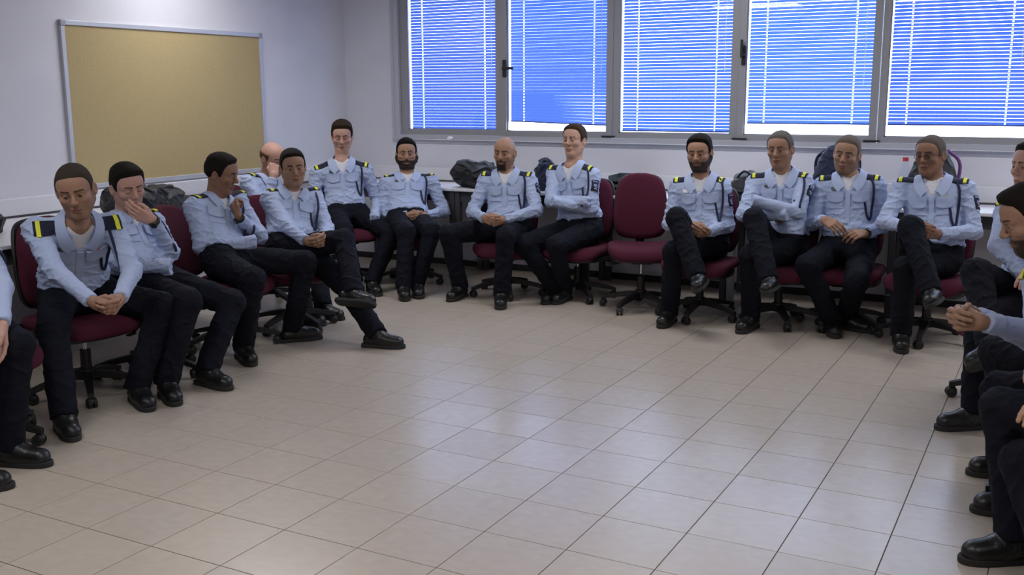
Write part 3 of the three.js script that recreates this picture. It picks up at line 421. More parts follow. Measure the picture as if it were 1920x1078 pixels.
function headField(o) {
  const W = (o.width ?? 1) * 1.06, J = o.jaw ?? 1;
  const cran = ell([0, 0.033, -0.012], 0.0755 * W, 0.092, 0.096), face = ell([0, -0.042, 0.022], 0.060 * W * (0.5 + 0.5 * J), 0.078, 0.064), fore = ell([0, 0.045, 0.04], 0.062 * W, 0.06, 0.05);
  const chin = cone(V(-0.010, -0.100, 0.060), V(0.010, -0.100, 0.060), 0.021, 0.021);
  const jaws = [-1, 1].map((s) => cone(V(s * 0.056 * W * J, -0.050, -0.008), V(s * 0.018, -0.100, 0.052), 0.019, 0.017));
  const cheeks = [-1, 1].map((s) => ell([s * 0.040 * W, -0.018, 0.058], 0.026, 0.022, 0.024));
  const brow = [-1, 1].map((s) => cone(V(s * 0.016, 0.026, 0.083), V(s * 0.046 * W, 0.026, 0.066), 0.011, 0.010));
  const nose = cone(V(0, 0.016, 0.087), V(0, -0.021, 0.108 + (o.nose ?? 0)), 0.0080, 0.0120), wings = [-1, 1].map((s) => ell([s * 0.0115, -0.026, 0.096], 0.0085, 0.0085, 0.011));
  const socket = [-1, 1].map((s) => ell([s * 0.0315, 0.006, 0.096], 0.020, 0.0135, 0.017)), lid = [-1, 1].map((s) => ell([s * 0.0315, 0.006, 0.0735], 0.0152, 0.0140, 0.0142));
  const lipU = cone(V(-0.019, -0.0585, 0.0825), V(0.019, -0.0585, 0.0825), 0.0065, 0.0065), lipM = ell([0, -0.0575, 0.088], 0.015, 0.006, 0.008), lipL = ell([0, -0.0695, 0.083], 0.019, 0.0075, 0.010), slit = cone(V(-0.023, -0.0635, 0.093), V(0.023, -0.0635, 0.093), 0.0022, 0.0022);
  const ears = [-1, 1].map((s) => (x, y, z) => { const X = s * x - 0.0790 * W, Y = y + 0.002, Z = z + 0.010, a = X * 0.86 + Z * 0.5, b = -X * 0.5 + Z * 0.86, q = Math.hypot(a / 0.0075, Y / 0.033, b / 0.020); const d = (q - 1) * 0.0075, hq = Math.hypot((a - 0.007) / 0.007, (Y - 0.003) / 0.020, (b + 0.002) / 0.011); return smax(d, -(hq - 1) * 0.006, 0.004); });
  const skull = (x, y, z) => smin(smin(cran(x, y, z), face(x, y, z), 0.035), fore(x, y, z), 0.03);
  const f = (x, y, z) => {
    let d = skull(x, y, z);
    if (d > 0.06) return d - 0.02;
    const s = x < 0 ? 0 : 1;
    d = smin(d, chin(x, y, z), 0.022); d = smin(d, jaws[s](x, y, z), 0.03); d = smin(d, cheeks[s](x, y, z), 0.018); d = smin(d, brow[s](x, y, z), 0.014);
    d = smax(d, -socket[s](x, y, z), 0.012); d = smin(d, lid[s](x, y, z), 0.004);
    d = smin(d, nose(x, y, z), 0.009); d = smin(d, Math.min(wings[0](x, y, z), wings[1](x, y, z)), 0.006);
    d = smin(d, lipU(x, y, z), 0.006); d = smin(d, lipM(x, y, z), 0.005); d = smin(d, lipL(x, y, z), 0.006); d = smax(d, -slit(x, y, z), 0.003);
    d = smin(d, ears[s](x, y, z), 0.005);
    return d;
  };
  return { f, skull };
}
// lower edge of the hair (height over depth) and upper edge of the beard
const HAIRLINE = [[-0.12, -0.040], [-0.06, -0.035], [-0.030, -0.012], [-0.012, 0.018], [0.006, 0.010], [0.018, -0.012], [0.030, 0.005], [0.042, 0.054], [0.056, 0.080], [0.085, 0.095]];
function beardMask(x, y, z, o) {
  const ax = Math.abs(x); let g;
  const side = lerpTable([[-0.03, -0.2], [-0.012, -0.03], [0.006, 0.0], [0.024, -0.012], [0.04, -0.036], [0.06, -0.046], [0.085, -0.044], [0.11, -0.036]], z) - y;
  g = side;
  if (o === 'goatee') g = Math.min(g, 0.040 - ax + 0.0 * y);
  const mouth = Math.hypot(x / 0.022, (y + 0.0645) / 0.0085) - 1;          // lips stay free
  g = Math.min(g, mouth * 0.008);
  if (z < 0.03 && y < -0.085 - (0.03 - z) * 0.2) g = Math.min(g, 0.0);
  g = Math.min(g, y + 0.128);
  return g;
}

function makePerson(P, o) {
  const J = {}; for (const k of Object.keys(P)) if (Array.isArray(P[k])) J[k] = v3(P[k]);
  const base = V(J.hip.x, 0, J.hip.z), grp = thing('person', o.label, 'person', [base.x, 0, base.z]);
  const put = (name, geo, mat, label, parent = grp) => { geo.translate(-base.x, 0, -base.z); return part(parent, name, geo, mat, label); };
  const skin = o.skin, hairC = o.hair ?? [0.012, 0.009, 0.007];
  // ---- frames
  const N = J.neck, Hp = J.hip, spine = N.clone().sub(Hp), slouch = o.slouch ?? 0.05;
  const fw0 = J.fw.clone(), ctrl = Hp.clone().lerp(N, 0.5).addScaledVector(fw0, -slouch);
  const up = N.clone().sub(ctrl).normalize(), lat = J.shL.clone().sub(J.shR); lat.addScaledVector(up, -lat.dot(up)).normalize();
  const fw = new THREE.Vector3().crossVectors(lat, up), pl = J.hipL.clone().sub(J.hipR).normalize();
  const C = (a, b, c) => N.clone().addScaledVector(lat, a).addScaledVector(up, b).addScaledVector(fw, c);
  const tor = (a) => J.shR.clone();
  for (const [q, s] of [['shR', 1], ['shL', -1]]) J[q].addScaledVector(up, -0.022).addScaledVector(lat, s * 0.012);
  // ---- clasped hands: move the wrists so that the palms meet at the given point
  const hand = {};
  for (const S of ['R', 'L']) {
    const Wr = J['wr' + S], El = J['el' + S], far = J['wr' + (S === 'R' ? 'L' : 'R')], type = o['h' + S] ?? o.hands ?? 'lap';
    let Y = Wr.clone().sub(El).normalize(), n, thumb, curl = [0.3, 0.35, 0.2];
    if (type === 'clasp') {
      Y = J.hand.clone().sub(Wr).normalize().lerp(Y, 0.35).normalize();
      n = far.clone().sub(Wr); n.addScaledVector(Y, -n.dot(Y)); if (n.length() < 0.02) n = lat.clone().multiplyScalar(S === 'R' ? 1 : -1); n.normalize();
      thumb = new THREE.Vector3().crossVectors(Y, n); if (thumb.y < 0) thumb.negate();
      const w = J.hand.clone().addScaledVector(Y, -0.082).addScaledVector(n, -0.014).addScaledVector(thumb, S === 'R' ? 0.006 : -0.004);
      Wr.lerp(w, 0.9); curl = [0.95, 0.9, 0.5];
    } else if (type === 'face') {
      Y = J.hand.clone().sub(Wr).normalize(); n = J.head.clone().sub(Wr); n.addScaledVector(Y, -n.dot(Y)).normalize(); thumb = new THREE.Vector3().crossVectors(Y, n); if (thumb.y < 0) thumb.negate(); curl = o.curl ?? [0.35, 0.4, 0.25];
    } else if (type === 'belly') {
      Y = J.hand.clone().sub(Wr).normalize().lerp(Y, 0.3).normalize(); n = fw.clone().multiplyScalar(-1).addScaledVector(V(0, -1, 0), 0.9); n.addScaledVector(Y, -n.dot(Y)).normalize(); thumb = new THREE.Vector3().crossVectors(Y, n); if (thumb.dot(up) < 0) thumb.negate(); curl = [0.5, 0.6, 0.3];
    } else if (type === 'hang') {
      Y = V(0, -1, 0).addScaledVector(Y, 0.55).normalize(); n = lat.clone().multiplyScalar(S === 'R' ? 1 : -1).addScaledVector(fw, -0.6); n.addScaledVector(Y, -n.dot(Y)).normalize(); thumb = new THREE.Vector3().crossVectors(Y, n); if (thumb.dot(fw) < 0) thumb.negate(); curl = [0.25, 0.3, 0.2];
    } else {
      if (type === 'fold') { Y = Y.clone().multiplyScalar(0.35).addScaledVector(fw, -1).normalize(); curl = [1.2, 1.2, 0.9]; }
      n = type === 'fold' ? up.clone().negate() : V(0, -1, 0).addScaledVector(fw, -0.2); n.addScaledVector(Y, -n.dot(Y)).normalize(); thumb = new THREE.Vector3().crossVectors(Y, n); if (thumb.y < 0 && type === 'fold') thumb.negate(); if (type !== 'fold' && thumb.dot(lat) * (S === 'R' ? 1 : -1) < 0) thumb.negate();
    }
    hand[S] = { Y, n, X: thumb, curl };
  }
  // ---- torso field (shared by shirt and undershirt)
  const L = spine.length(), sd = spine.clone().normalize(), bigger = o.build ?? 1, belly = o.belly ?? 1;
  const pz = new THREE.Vector3().crossVectors(pl, sd).normalize(), cz = new THREE.Vector3().crossVectors(lat, sd).normalize();
  const wT = [[-0.1, 0.165], [0.1, 0.168], [0.3, 0.160], [0.55, 0.168], [0.78, 0.176], [0.9, 0.150], [0.97, 0.105], [1.05, 0.06]], dT = [[-0.1, 0.11], [0.12, 0.118 * belly], [0.32, 0.124 * belly], [0.6, 0.116], [0.8, 0.108], [0.92, 0.085], [1.0, 0.065], [1.05, 0.05]];
  const torso = (x, y, z) => {
    const px = x - Hp.x, py = y - Hp.y, pzz = z - Hp.z; let t = (px * sd.x + py * sd.y + pzz * sd.z) / L; const tc = clamp(t, -0.06, 1.03), q = clamp(tc, 0, 1), bow = -2 * q * (1 - q) * slouch;
    const k = sstep(0.15, 0.75, q), lx = mix(pl.x, lat.x, k), ly = mix(pl.y, lat.y, k), lz = mix(pl.z, lat.z, k), fx = mix(pz.x, cz.x, k), fy = mix(pz.y, cz.y, k), fz = mix(pz.z, cz.z, k);
    const ox = px - sd.x * L * tc - fw0.x * bow, oy = py - sd.y * L * tc - fw0.y * bow, oz = pzz - sd.z * L * tc - fw0.z * bow;
    const a = ox * lx + oy * ly + oz * lz, b = ox * fx + oy * fy + oz * fz, w = lerpTable(wT, tc) * bigger, dd = lerpTable(dT, tc) * bigger, e = Math.abs(t - tc) * L;
    const r = Math.pow(Math.pow(Math.abs(a) / w, 2.4) + Math.pow(Math.abs(b) / dd, 2.4), 1 / 2.4), d = (r - 1) * (r > 0.01 ? Math.hypot(a, b) / r : dd) * 0.9;
    return e > 0 ? Math.hypot(Math.max(d, 0), e) + Math.min(d, 0) : d;
  };
  const yokes = ['R', 'L'].map((S) => cone(C((S === 'R' ? -1 : 1) * 0.050, -0.030, -0.005), J['sh' + S].clone().addScaledVector(up, 0.002), 0.052, 0.060));
  const arm = (S, g) => { const sh = J['sh' + S], el = J['el' + S], wr = J['wr' + S], d = wr.clone().sub(el).normalize(), cut = wr.clone().addScaledVector(d, (o['h' + S] ?? o.hands) === 'fold' ? 0.06 : -0.012), A = cone(sh, el, 0.061 + g, 0.050 + g), B = cone(el, wr.clone().addScaledVector(d, (o['h' + S] ?? o.hands) === 'fold' ? 0.06 : 0.03), 0.049 + g, ((o['h' + S] ?? o.hands) === 'fold' ? 0.040 : 0.033) + g); const f = (x, y, z) => { const e = (x - cut.x) * d.x + (y - cut.y) * d.y + (z - cut.z) * d.z; let b = B(x, y, z) - 0.0035 * sstep(-0.066, -0.060, e); b = smax(b, e, 0.006); return smin(A(x, y, z), b, 0.02); }; f.box = boxOf([A, B], 0); return f; };
  const armR = arm('R', 0), armL = arm('L', 0);
  const torsoSh = (x, y, z) => smin(torso(x, y, z), Math.min(yokes[0](x, y, z), yokes[1](x, y, z)), 0.05);
  const hemP = Hp.clone().addScaledVector(sd, L * 0.16);
  const neckCut = cone(C(0, -0.015, 0.012), C(0, 0.10, 0.035), 0.058, 0.075), vCut = cone(C(0, -0.02, 0.075), C(0, -0.095, 0.135), 0.040, 0.006);
  const seed = o.seed ?? 0;
  const fold = (x, y, z) => { const q = ((x - N.x) * up.x + (y - N.y) * up.y + (z - N.z) * up.z), a = Math.abs((x - N.x) * lat.x + (y - N.y) * lat.y + (z - N.z) * lat.z), k = mix(0.45, 1, Math.max(sstep(-0.20, -0.30, q), sstep(0.15, 0.20, a))); return k * (0.0085 * ridge(x * 5 + seed, y * 15, z * 5) + 0.0045 * ridge(x * 15 - y * 6, y * 21 + seed, z * 15)); };
  const shirtF = (x, y, z) => {
    let d = torsoSh(x, y, z);
    const hem = (hemP.x - x) * sd.x + (hemP.y - y) * sd.y + (hemP.z - z) * sd.z;
    if (d < 0.1) d = smax(d - 0.012 * sstep(0.12, 0.03, -hem), hem, 0.02);
    d = smin(d, Math.min(armR(x, y, z), armL(x, y, z)), 0.03);
    d = smax(d, -neckCut(x, y, z), 0.006); d = smax(d, -vCut(x, y, z), 0.004);
    if (d < 0.05) d -= fold(x, y, z) - 0.004;
    return d;
  };
  const tb = [Math.min(Hp.x, N.x) - 0.27, Math.min(Hp.y, N.y) - 0.16, Math.min(Hp.z, N.z) - 0.27, Math.max(Hp.x, N.x) + 0.27, Math.max(Hp.y, N.y) + 0.14, Math.max(Hp.z, N.z) + 0.27];
  const sb = tb.map((q, k) => k < 3 ? Math.min(q, armR.box[k] - 0.03, armL.box[k] - 0.03) : Math.max(q, armR.box[k] + 0.03, armL.box[k] + 0.03));
  const shirt = put('shirt', mesher(shirtF, sb, o.fine ?? 0.0095), M.shirt, 'light blue uniform shirt');
  // undershirt at the open collar
  const neckIn = cone(C(0, -0.02, 0.0), C(0, 0.10, 0.03), 0.052, 0.056);
  const tee = (x, y, z) => { let d = torsoSh(x, y, z) + 0.008; d = smax(d, -neckIn(x, y, z), 0.005); return smax(d, Math.hypot(x - C(0, -0.05, 0.07).x, y - C(0, -0.05, 0.07).y, z - C(0, -0.05, 0.07).z) - 0.10, 0.004); };
  const tc = C(0, -0.05, 0.07); put('undershirt', mesher(tee, [tc.x - 0.11, tc.y - 0.11, tc.z - 0.11, tc.x + 0.11, tc.y + 0.11, tc.z + 0.11], 0.008), M.undershirt, 'white undershirt at the collar');
  // ---- trousers
  const leg = (S) => {
    const h = J['hip' + S], k = J['kn' + S], a = J['an' + S], d = a.clone().sub(k).normalize(), end = a.clone().addScaledVector(d, 0.055), A = cone(h, k, 0.098, 0.073), B = cone(k, end, 0.070, 0.064), cut = a.clone().addScaledVector(d, 0.032);
    const f = (x, y, z) => smin(A(x, y, z), smax(B(x, y, z), (x - cut.x) * d.x + (y - cut.y) * d.y + (z - cut.z) * d.z, 0.008), 0.03); f.box = boxOf([A, B], 0.02); return f;
  };
  const legR = leg('R'), legL = leg('L'), pel = cone(J.hipR.clone().lerp(J.hipL, 0.18).addScaledVector(sd, 0.02), J.hipL.clone().lerp(J.hipR, 0.18).addScaledVector(sd, 0.02), 0.112, 0.112), waist = cone(Hp, Hp.clone().addScaledVector(sd, 0.07), 0.12, 0.118);
  const belt = Hp.clone().addScaledVector(sd, L * 0.215);
  const trF = (x, y, z) => {
    let d = smin(legR(x, y, z), legL(x, y, z), 0.006), w = smin(pel(x, y, z), torso(x, y, z) - 0.002, 0.04);
    w = smax(w, (x - belt.x) * sd.x + (y - belt.y) * sd.y + (z - belt.z) * sd.z, 0.01);
    d = smin(d, w, 0.04);
    if (d < 0.05) d -= 0.007 * ridge(x * 7 + seed, y * 9, z * 7) + 0.003 * ridge(x * 15, y * 22 + seed, z * 15) - 0.003;
    return d;
  };
  pel.box = pel.box; waist.box = waist.box;
  const bb = boxOf([legR, legL, pel, waist], 0.05);
  put('trousers', mesher(trF, bb, o.fine ? 0.010 : 0.0115), M.trousers, 'dark navy trousers');
  // ---- shoes
  for (const S of ['R', 'L']) {
    const a = J['an' + S], k = J['kn' + S], t = J['to' + S]; let z, y;
    if (a.y < 0.13) { z = t.clone().sub(a); z.y = 0; z.normalize(); y = V(0, 1, 0); }
    else { const sh = k.clone().sub(a).normalize(), hint = t.clone().sub(a).normalize(); z = J.pf.clone().addScaledVector(hint, 0.8); z.addScaledVector(sh, -z.dot(sh)).normalize().addScaledVector(sh, -(o.footDrop ?? 0.55)).normalize(); y = sh.clone().addScaledVector(z, -sh.dot(z)).normalize(); }
    const x = new THREE.Vector3().crossVectors(y, z), m = new THREE.Matrix4().makeBasis(x, y, z), pos = a.clone().addScaledVector(y, -0.10).addScaledVector(z, 0.012);
    if (a.y < 0.13) pos.y = 0; m.setPosition(pos.x - base.x, pos.y, pos.z - base.z);
    const s = part(grp, 'shoe', SHOE.upper, M.shoe, 'black leather shoe'); s.applyMatrix4(m); part(s, 'sole', SHOE.sole, M.sole); part(s, 'laces', SHOE.laces, M.sole);
  }
  // ---- body: one skin with head and hands
  const pieces = [];
  const slim = [cone(Hp, N, 0.085, 0.06), cone(N, J.shR, 0.04, 0.038), cone(N, J.shL, 0.04, 0.038)];
  for (const S of ['R', 'L']) slim.push(cone(J['sh' + S], J['el' + S], 0.040, 0.032), cone(J['el' + S], J['wr' + S], 0.034, 0.024), cone(J['hip' + S], J['kn' + S], 0.065, 0.046), cone(J['kn' + S], J['an' + S], 0.046, 0.026));
  const plainSkin = (x, y, z, c) => { c[0] = skin[0]; c[1] = skin[1]; c[2] = skin[2]; };
  pieces.push(mesher((x, y, z) => { let d = 1e3; for (const f of slim) d = smin(d, f(x, y, z), 0.03); return d; }, boxOf(slim, 0.03), 0.02, plainSkin));
  for (const S of ['R', 'L']) {
    const { Y, n, X, curl } = hand[S], tucked = (o['h' + S] ?? o.hands) === 'fold', Wr = tucked ? J['wr' + S].clone().lerp(J['el' + S], 0.22) : J['wr' + S], at = (a, b, c) => Wr.clone().addScaledVector(X, a).addScaledVector(Y, b).addScaledVector(n, c), fs = [], palm = [];
    const kx = [0.030, 0.0105, -0.010, -0.029], ky = [0.086, 0.090, 0.086, 0.078], len = [[0.041, 0.025, 0.020], [0.046, 0.028, 0.021], [0.042, 0.026, 0.020], [0.032, 0.020, 0.018]];
    for (let q = 0; q < 4; q++) {
      palm.push(cone(at(kx[q] * 0.55, 0.008, 0.0), at(kx[q], ky[q], 0), 0.0165, 0.0115));
      let p = at(kx[q], ky[q], 0), a = 0; const chain = [], r = [0.0102, 0.0092, 0.0085, 0.0075].map((e) => e * (q === 3 ? 0.88 : 1)), spread = (1.5 - q) * 0.045;
      for (let s = 0; s < 3; s++) { a += curl[s] * (1 + 0.09 * (q - 1)); const e = p.clone().addScaledVector(Y, Math.cos(a) * len[q][s]).addScaledVector(n, Math.sin(a) * len[q][s]).addScaledVector(X, spread * len[q][s] * Math.cos(a)); chain.push(cone(p, e, r[s], r[s + 1])); p = e; }
      fs.push(chain);
    }
    const t0 = at(0.020, 0.026, 0.008), t1 = at(0.043, 0.058, 0.018), t2 = at(0.050 - curl[0] * 0.012, 0.086, 0.030), t3 = at(0.046 - curl[0] * 0.02, 0.110, 0.036);
    fs.push([cone(t0, t1, 0.0165, 0.0125), cone(t1, t2, 0.0118, 0.0105), cone(t2, t3, 0.0100, 0.0082)]);
    const wrist = cone(J['el' + S].clone().lerp(Wr, 0.72), Wr.clone().addScaledVector(Y, 0.012), 0.031, 0.0245); palm.push(wrist);
    const f = (x, y, z) => { let d = 1e3; for (const q of palm) d = smin(d, q(x, y, z), 0.012); let e = 1e3; for (const c of fs) { let g = 1e3; for (const q of c) g = smin(g, q(x, y, z), 0.004); e = Math.min(e, g); } return smin(d, e, 0.007); };
    pieces.push(mesher(f, boxOf([...palm, ...fs.flat()], 0.01), o.fine ? 0.0040 : 0.0050, plainSkin));
  }
  // head in its own frame
  const hs = o.headScale ?? 1, F = J.headF.clone().normalize(); let hu = V(0, 1, 0); hu.addScaledVector(F, -hu.dot(F)).normalize(); hu.applyAxisAngle(F, -P.headRoll * -1);
  const hx = new THREE.Vector3().crossVectors(hu, F), hm = new THREE.Matrix4().makeBasis(hx, hu, F).scale(V(hs, hs, hs)); hm.setPosition(J.head.x, J.head.y, J.head.z); const inv = hm.clone().invert();
  const hf = headField(o), nb = N.clone().addScaledVector(up, -0.03).applyMatrix4(inv), neckF = cone(V(0, -0.035, -0.022), nb, 0.055 * (o.neckW ?? 1), 0.062 * (o.neckW ?? 1));
  const thick = o.beard ? o.beard[1] : 0;
  const bmask = (x, y, z) => o.beard ? sstep(-0.006, 0.007, beardMask(x, y, z, o.beard[0])) : 0;
  const headF2 = (x, y, z) => { let d = smin(hf.f(x, y, z), neckF(x, y, z), 0.025); if (thick && y < 0.03 && Math.abs(d) < 0.03) d -= thick * bmask(x, y, z) * (0.8 + 0.35 * noise(x * 160, y * 160, z * 160)); return d; };
  const lip = [skin[0] * 0.80, skin[1] * 0.52, skin[2] * 0.52], dark = hairC.map((q) => q * 1.0);
  const paint = (x, y, z, c) => {
    let r = skin[0], g = skin[1], b = skin[2]; const ax = Math.abs(x);
    const mottle = 1 + 0.05 * noise(x * 60, y * 60, z * 60); r *= mottle; g *= mottle; b *= mottle;
    const to = (col, k) => { r = mix(r, col[0], k); g = mix(g, col[1], k); b = mix(b, col[2], k); };
    if (z > 0.07 && Math.hypot(x / 0.023, (y + 0.064) / 0.0095) < 1) to(lip, 0.75);
    if (z > 0.06 && Math.abs(y + 0.0635) < 0.002 && ax < 0.022) to([0.08, 0.03, 0.025], 0.7);
    const st = o.stubble ?? 0; if (st) { const m = sstep(-0.006, 0.012, beardMask(x, y, z, 'full')); if (m > 0 && y < 0.01) to(dark, st * m * (0.85 + 0.3 * noise(x * 220, y * 220, z * 220))); }
    if (thick) { const m = bmask(x, y, z); if (y < 0.03) to(dark, 0.94 * m); }
    const by = 0.0305 + 0.0022 * Math.sin(clamp((ax - 0.012) / 0.04, 0, 1) * 3.0); if (z > 0.045 && ax > 0.011 && ax < 0.052 && Math.abs(y - by) < 0.0052 * (1 - 0.35 * (ax - 0.011) / 0.04)) to(dark, 0.9 * (o.browK ?? 1));
    if (o.closed && z > 0.06 && ax > 0.017 && ax < 0.047 && Math.abs(y - 0.0015 + 0.0035 * Math.cos((ax - 0.0315) * 90)) < 0.0022) to(dark, 0.8);
    if (o.shaved) { const yb = lerpTable(HAIRLINE, z); const m = sstep(-0.008, 0.012, y - yb) * sstep(0.02, -0.03, z * 0.5 + (y - 0.085) * 0.2); if (m > 0 && ax < 0.2) to(dark, o.shaved * m * (0.8 + 0.3 * noise(x * 250, y * 250, z * 250))); }
    c[0] = Math.max(r, 0); c[1] = Math.max(g, 0); c[2] = Math.max(b, 0);
  };
  const hd = mesher(headF2, [-0.11, Math.min(-0.14, nb.y - 0.05), Math.min(-0.13, nb.z - 0.08), 0.11, 0.15, Math.max(0.135, nb.z + 0.08)].map((q, k) => k === 0 ? Math.min(q, nb.x - 0.08) : k === 3 ? Math.max(q, nb.x + 0.08) : q), o.fine ? 0.0036 : o.rough ? 0.007 : 0.0046, paint);
  if (!o.closed) for (const s of [-1, 1]) {
    const e = new THREE.SphereGeometry(0.0128, 20, 14), q = e.attributes.position, col = []; const look = V(o.gaze ?? 0, o.gazeY ?? -0.12, 1).normalize();
    for (let k = 0; k < q.count; k++) { const d = V(q.getX(k), q.getY(k), q.getZ(k)).normalize(), c = d.dot(look); col.push(...(d.y > 0.34 - 0.1 * Math.abs(d.x) || d.y < -0.38 ? skin.map((w) => w * 0.9) : d.y > 0.22 ? dark : c > 0.965 ? [0.006, 0.005, 0.005] : c > 0.86 ? [0.035, 0.02, 0.012] : [0.34, 0.29, 0.26])); }
    e.setAttribute('color', new THREE.Float32BufferAttribute(col, 3)); e.translate(s * 0.0315, 0.006, 0.0762); pieces.push(e.applyMatrix4(hm));
  }
  pieces.push(hd.applyMatrix4(hm));
  put('body', mergeGeometries(pieces.map(strip)), M.skin, 'face, neck and hands');
  // ---- hair
  if (o.hairT) {
    const [tTop, tSide, recede] = o.hairT;
    const hairF = (x, y, z) => {
      const yb = lerpTable(HAIRLINE, z - (recede ?? 0) * -1) + 0.03 * Math.max(0, Math.abs(x) - 0.045) * (z > 0.03 ? -3 : 0), g = y - yb, t = mix(tSide, tTop, sstep(0.055, 0.115, y)) * sstep(-0.002, 0.032, g);
      let d = hf.skull(x, y, z) - 0.0015 - t - (o.hairT[3] ?? 0) * 0.012 * sstep(0.02, 0.09, z) * sstep(0.06, 0.1, y);
      if (o.baldTop) d = smax(d, Math.min(y - 0.050 - 0.0 * z, 1), 0.01);
      d = smax(d, -g, 0.004);
      if (d < 0.02) d += 0.0012 * noise(x * 190, y * 120, z * 120) * Math.min(1, t / 0.008);
      return d;
    };
    const hg = mesher(hairF, [-0.115, -0.07, -0.14, 0.115, 0.175, 0.135], 0.0056); put('hair', hg.applyMatrix4(hm), std({ roughness: 0.88, specularIntensity: 0.35 }, o.hairTint ?? hairC), o.hairLabel ?? 'short dark hair');
  }
  // ---- collar
  {
    const T0 = [[0.020, -0.060, 0.112], [0.046, -0.012, 0.088], [0.064, 0.022, 0.040], [0.066, 0.040, -0.012], [0.046, 0.052, -0.052], [0, 0.056, -0.066]], O0 = [[0.062, -0.098, 0.120], [0.100, -0.052, 0.090], [0.108, -0.006, 0.030], [0.100, 0.008, -0.025], [0.062, 0.012, -0.076], [0, 0.012, -0.092]];
    const geos = [];
    for (const s of [-1, 1]) {
      const top = [], bot = [], nu = 10, nv = 4, ct = new THREE.CatmullRomCurve3(T0.map((q) => V(...q))), co = new THREE.CatmullRomCurve3(O0.map((q) => V(...q)));
      for (let j = 0; j <= nv; j++) for (let i = 0; i <= nu; i++) {
        const a = ct.getPoint(i / nu), b = co.getPoint(i / nu), v = j / nv, q = a.clone().lerp(b, v); q.y += 0.010 * Math.sin(v * Math.PI) ; const p = C(s * q.x, q.y, q.z);
        for (let n = 0; n < 3; n++) { const d = torsoSh(p.x, p.y, p.z), lim = 0.010; if (d < lim) { const e = 0.004, gx = torsoSh(p.x + e, p.y, p.z) - torsoSh(p.x - e, p.y, p.z), gy = torsoSh(p.x, p.y + e, p.z) - torsoSh(p.x, p.y - e, p.z), gz = torsoSh(p.x, p.y, p.z + e) - torsoSh(p.x, p.y, p.z - e), l = Math.hypot(gx, gy, gz) || 1; p.add(V(gx / l, gy / l, gz / l).multiplyScalar(lim - d)); } }
        top.push(p); bot.push(p.clone().addScaledVector(up, -0.0035).addScaledVector(fw, -0.0015));
      }
      geos.push(shell(top, bot, nu, nv));
    }
    put('collar', mergeGeometries(geos), M.shirt);
  }
  // ---- epaulettes, flaps, placket, cord
  const down = up.clone().negate(), inn = fw.clone().negate(), shirtAll = (x, y, z) => Math.min(shirtF(x, y, z), 1);
  const ed = up.clone().negate().addScaledVector(fw, -0.75).normalize(), ev = new THREE.Vector3().crossVectors(lat, ed);
  const chest = (x, y, z) => { let d = torsoSh(x, y, z); if (d < 0.05) d -= fold(x, y, z) - 0.004; return d; };
  for (const s of [-1, 1]) {
    const shJ = s < 0 ? J.shR : J.shL, oa = shJ.clone().addScaledVector(up, 0.055).sub(N).length() - 0.012;
    const q0 = C(0, 0.004, 0.022), q1 = shJ.clone().addScaledVector(up, 0.055).addScaledVector(fw, 0.018), ql = q1.clone().sub(q0), qn = ql.length(); ql.normalize();
    const ed2 = ed.clone().addScaledVector(ql, -ed.dot(ql)).normalize(), ev2 = new THREE.Vector3().crossVectors(ql, ed2);
    const strap = (u0, u1, w, lift, th) => patch(shirtAll, (u, v) => q0.clone().addScaledVector(ql, mix(u0, u1, u)).addScaledVector(ed2, -0.08).addScaledVector(ev2, (v - 0.5) * w), ed2, 6, 5, lift, th);
    const e = put('epaulette', strap(0.078, oa + 0.036, 0.066, 0.007, 0.007), M.navy, 'navy shoulder slide with yellow bar');
    put('yellow_bar', strap(oa + 0.004, oa + 0.024, 0.069, 0.010, 0.007), M.yellow, 'bright yellow rank bar', e);
    put('pocket', patch(chest, (u, v) => C(s * mix(0.032, 0.128, u), mix(-0.205, -0.125, v), 0.25), inn, 6, 5, 0.003, 0.004), M.shirt, undefined, shirt);
    put('pocket_flap', patch(chest, (u, v) => { const dip = 0.012 * Math.sin(u * Math.PI) * (1 - v) + 0.006 * (Math.abs(u - 0.5) > 0.42 ? -1 : 0) * (1 - v); return C(s * mix(0.028, 0.132, u), mix(-0.152 - dip, -0.092, v), 0.25); }, inn, 8, 4, 0.012, 0.009), M.shirt, undefined, shirt);
    put('button', patch(chest, (u, v) => C(s * (0.080 + (u - 0.5) * 0.010), -0.148 + (v - 0.5) * 0.010, 0.25), inn, 2, 2, 0.0115, 0.003), M.undershirt, undefined, shirt);
  }
  put('placket', patch(chest, (u, v) => C(mix(-0.016, 0.016, u), mix(-0.30, -0.10, v), 0.25), inn, 3, 12, 0.004, 0.005), M.shirt, undefined, shirt);
  if (o.cord !== false) {
    const pts = [[0.140, 0.0, 0.05], [0.158, -0.05, 0.09], [0.160, -0.12, 0.10], [0.152, -0.20, 0.11], [0.140, -0.285, 0.115], [0.124, -0.255, 0.12], [0.108, -0.165, 0.12]].map(([a, b, c]) => { const p = C(a, b, c); for (let n = 0; n < 8; n++) { const d = shirtAll(p.x, p.y, p.z) - 0.006; p.addScaledVector(b > -0.01 ? down : inn, clamp(d, -0.1, 0.06)); } return p; });
    put('lanyard_cord', tube(pts, 0.0075, 40, 7), M.cordNavy, 'navy braided lanyard cord');
  }
  if (o.tag) put('name_tag', patch(chest, (u, v) => C(-0.080 + (u - 0.5) * (o.tagW ?? 0.06), -0.074 + (v - 0.5) * (o.tagH ?? 0.014), 0.25), inn, 4, 2, 0.012, 0.006), o.tag, o.tagLabel ?? 'small name tag', shirt);
  if (o.pin) put('badge_pin', patch(chest, (u, v) => C(0.080 + (u - 0.5) * 0.024, -0.085 + (v - 0.5) * (o.pinH ?? 0.022), 0.25), inn, 3, 3, 0.012, 0.008), o.pin, o.pinLabel ?? 'small pin on the pocket', shirt);
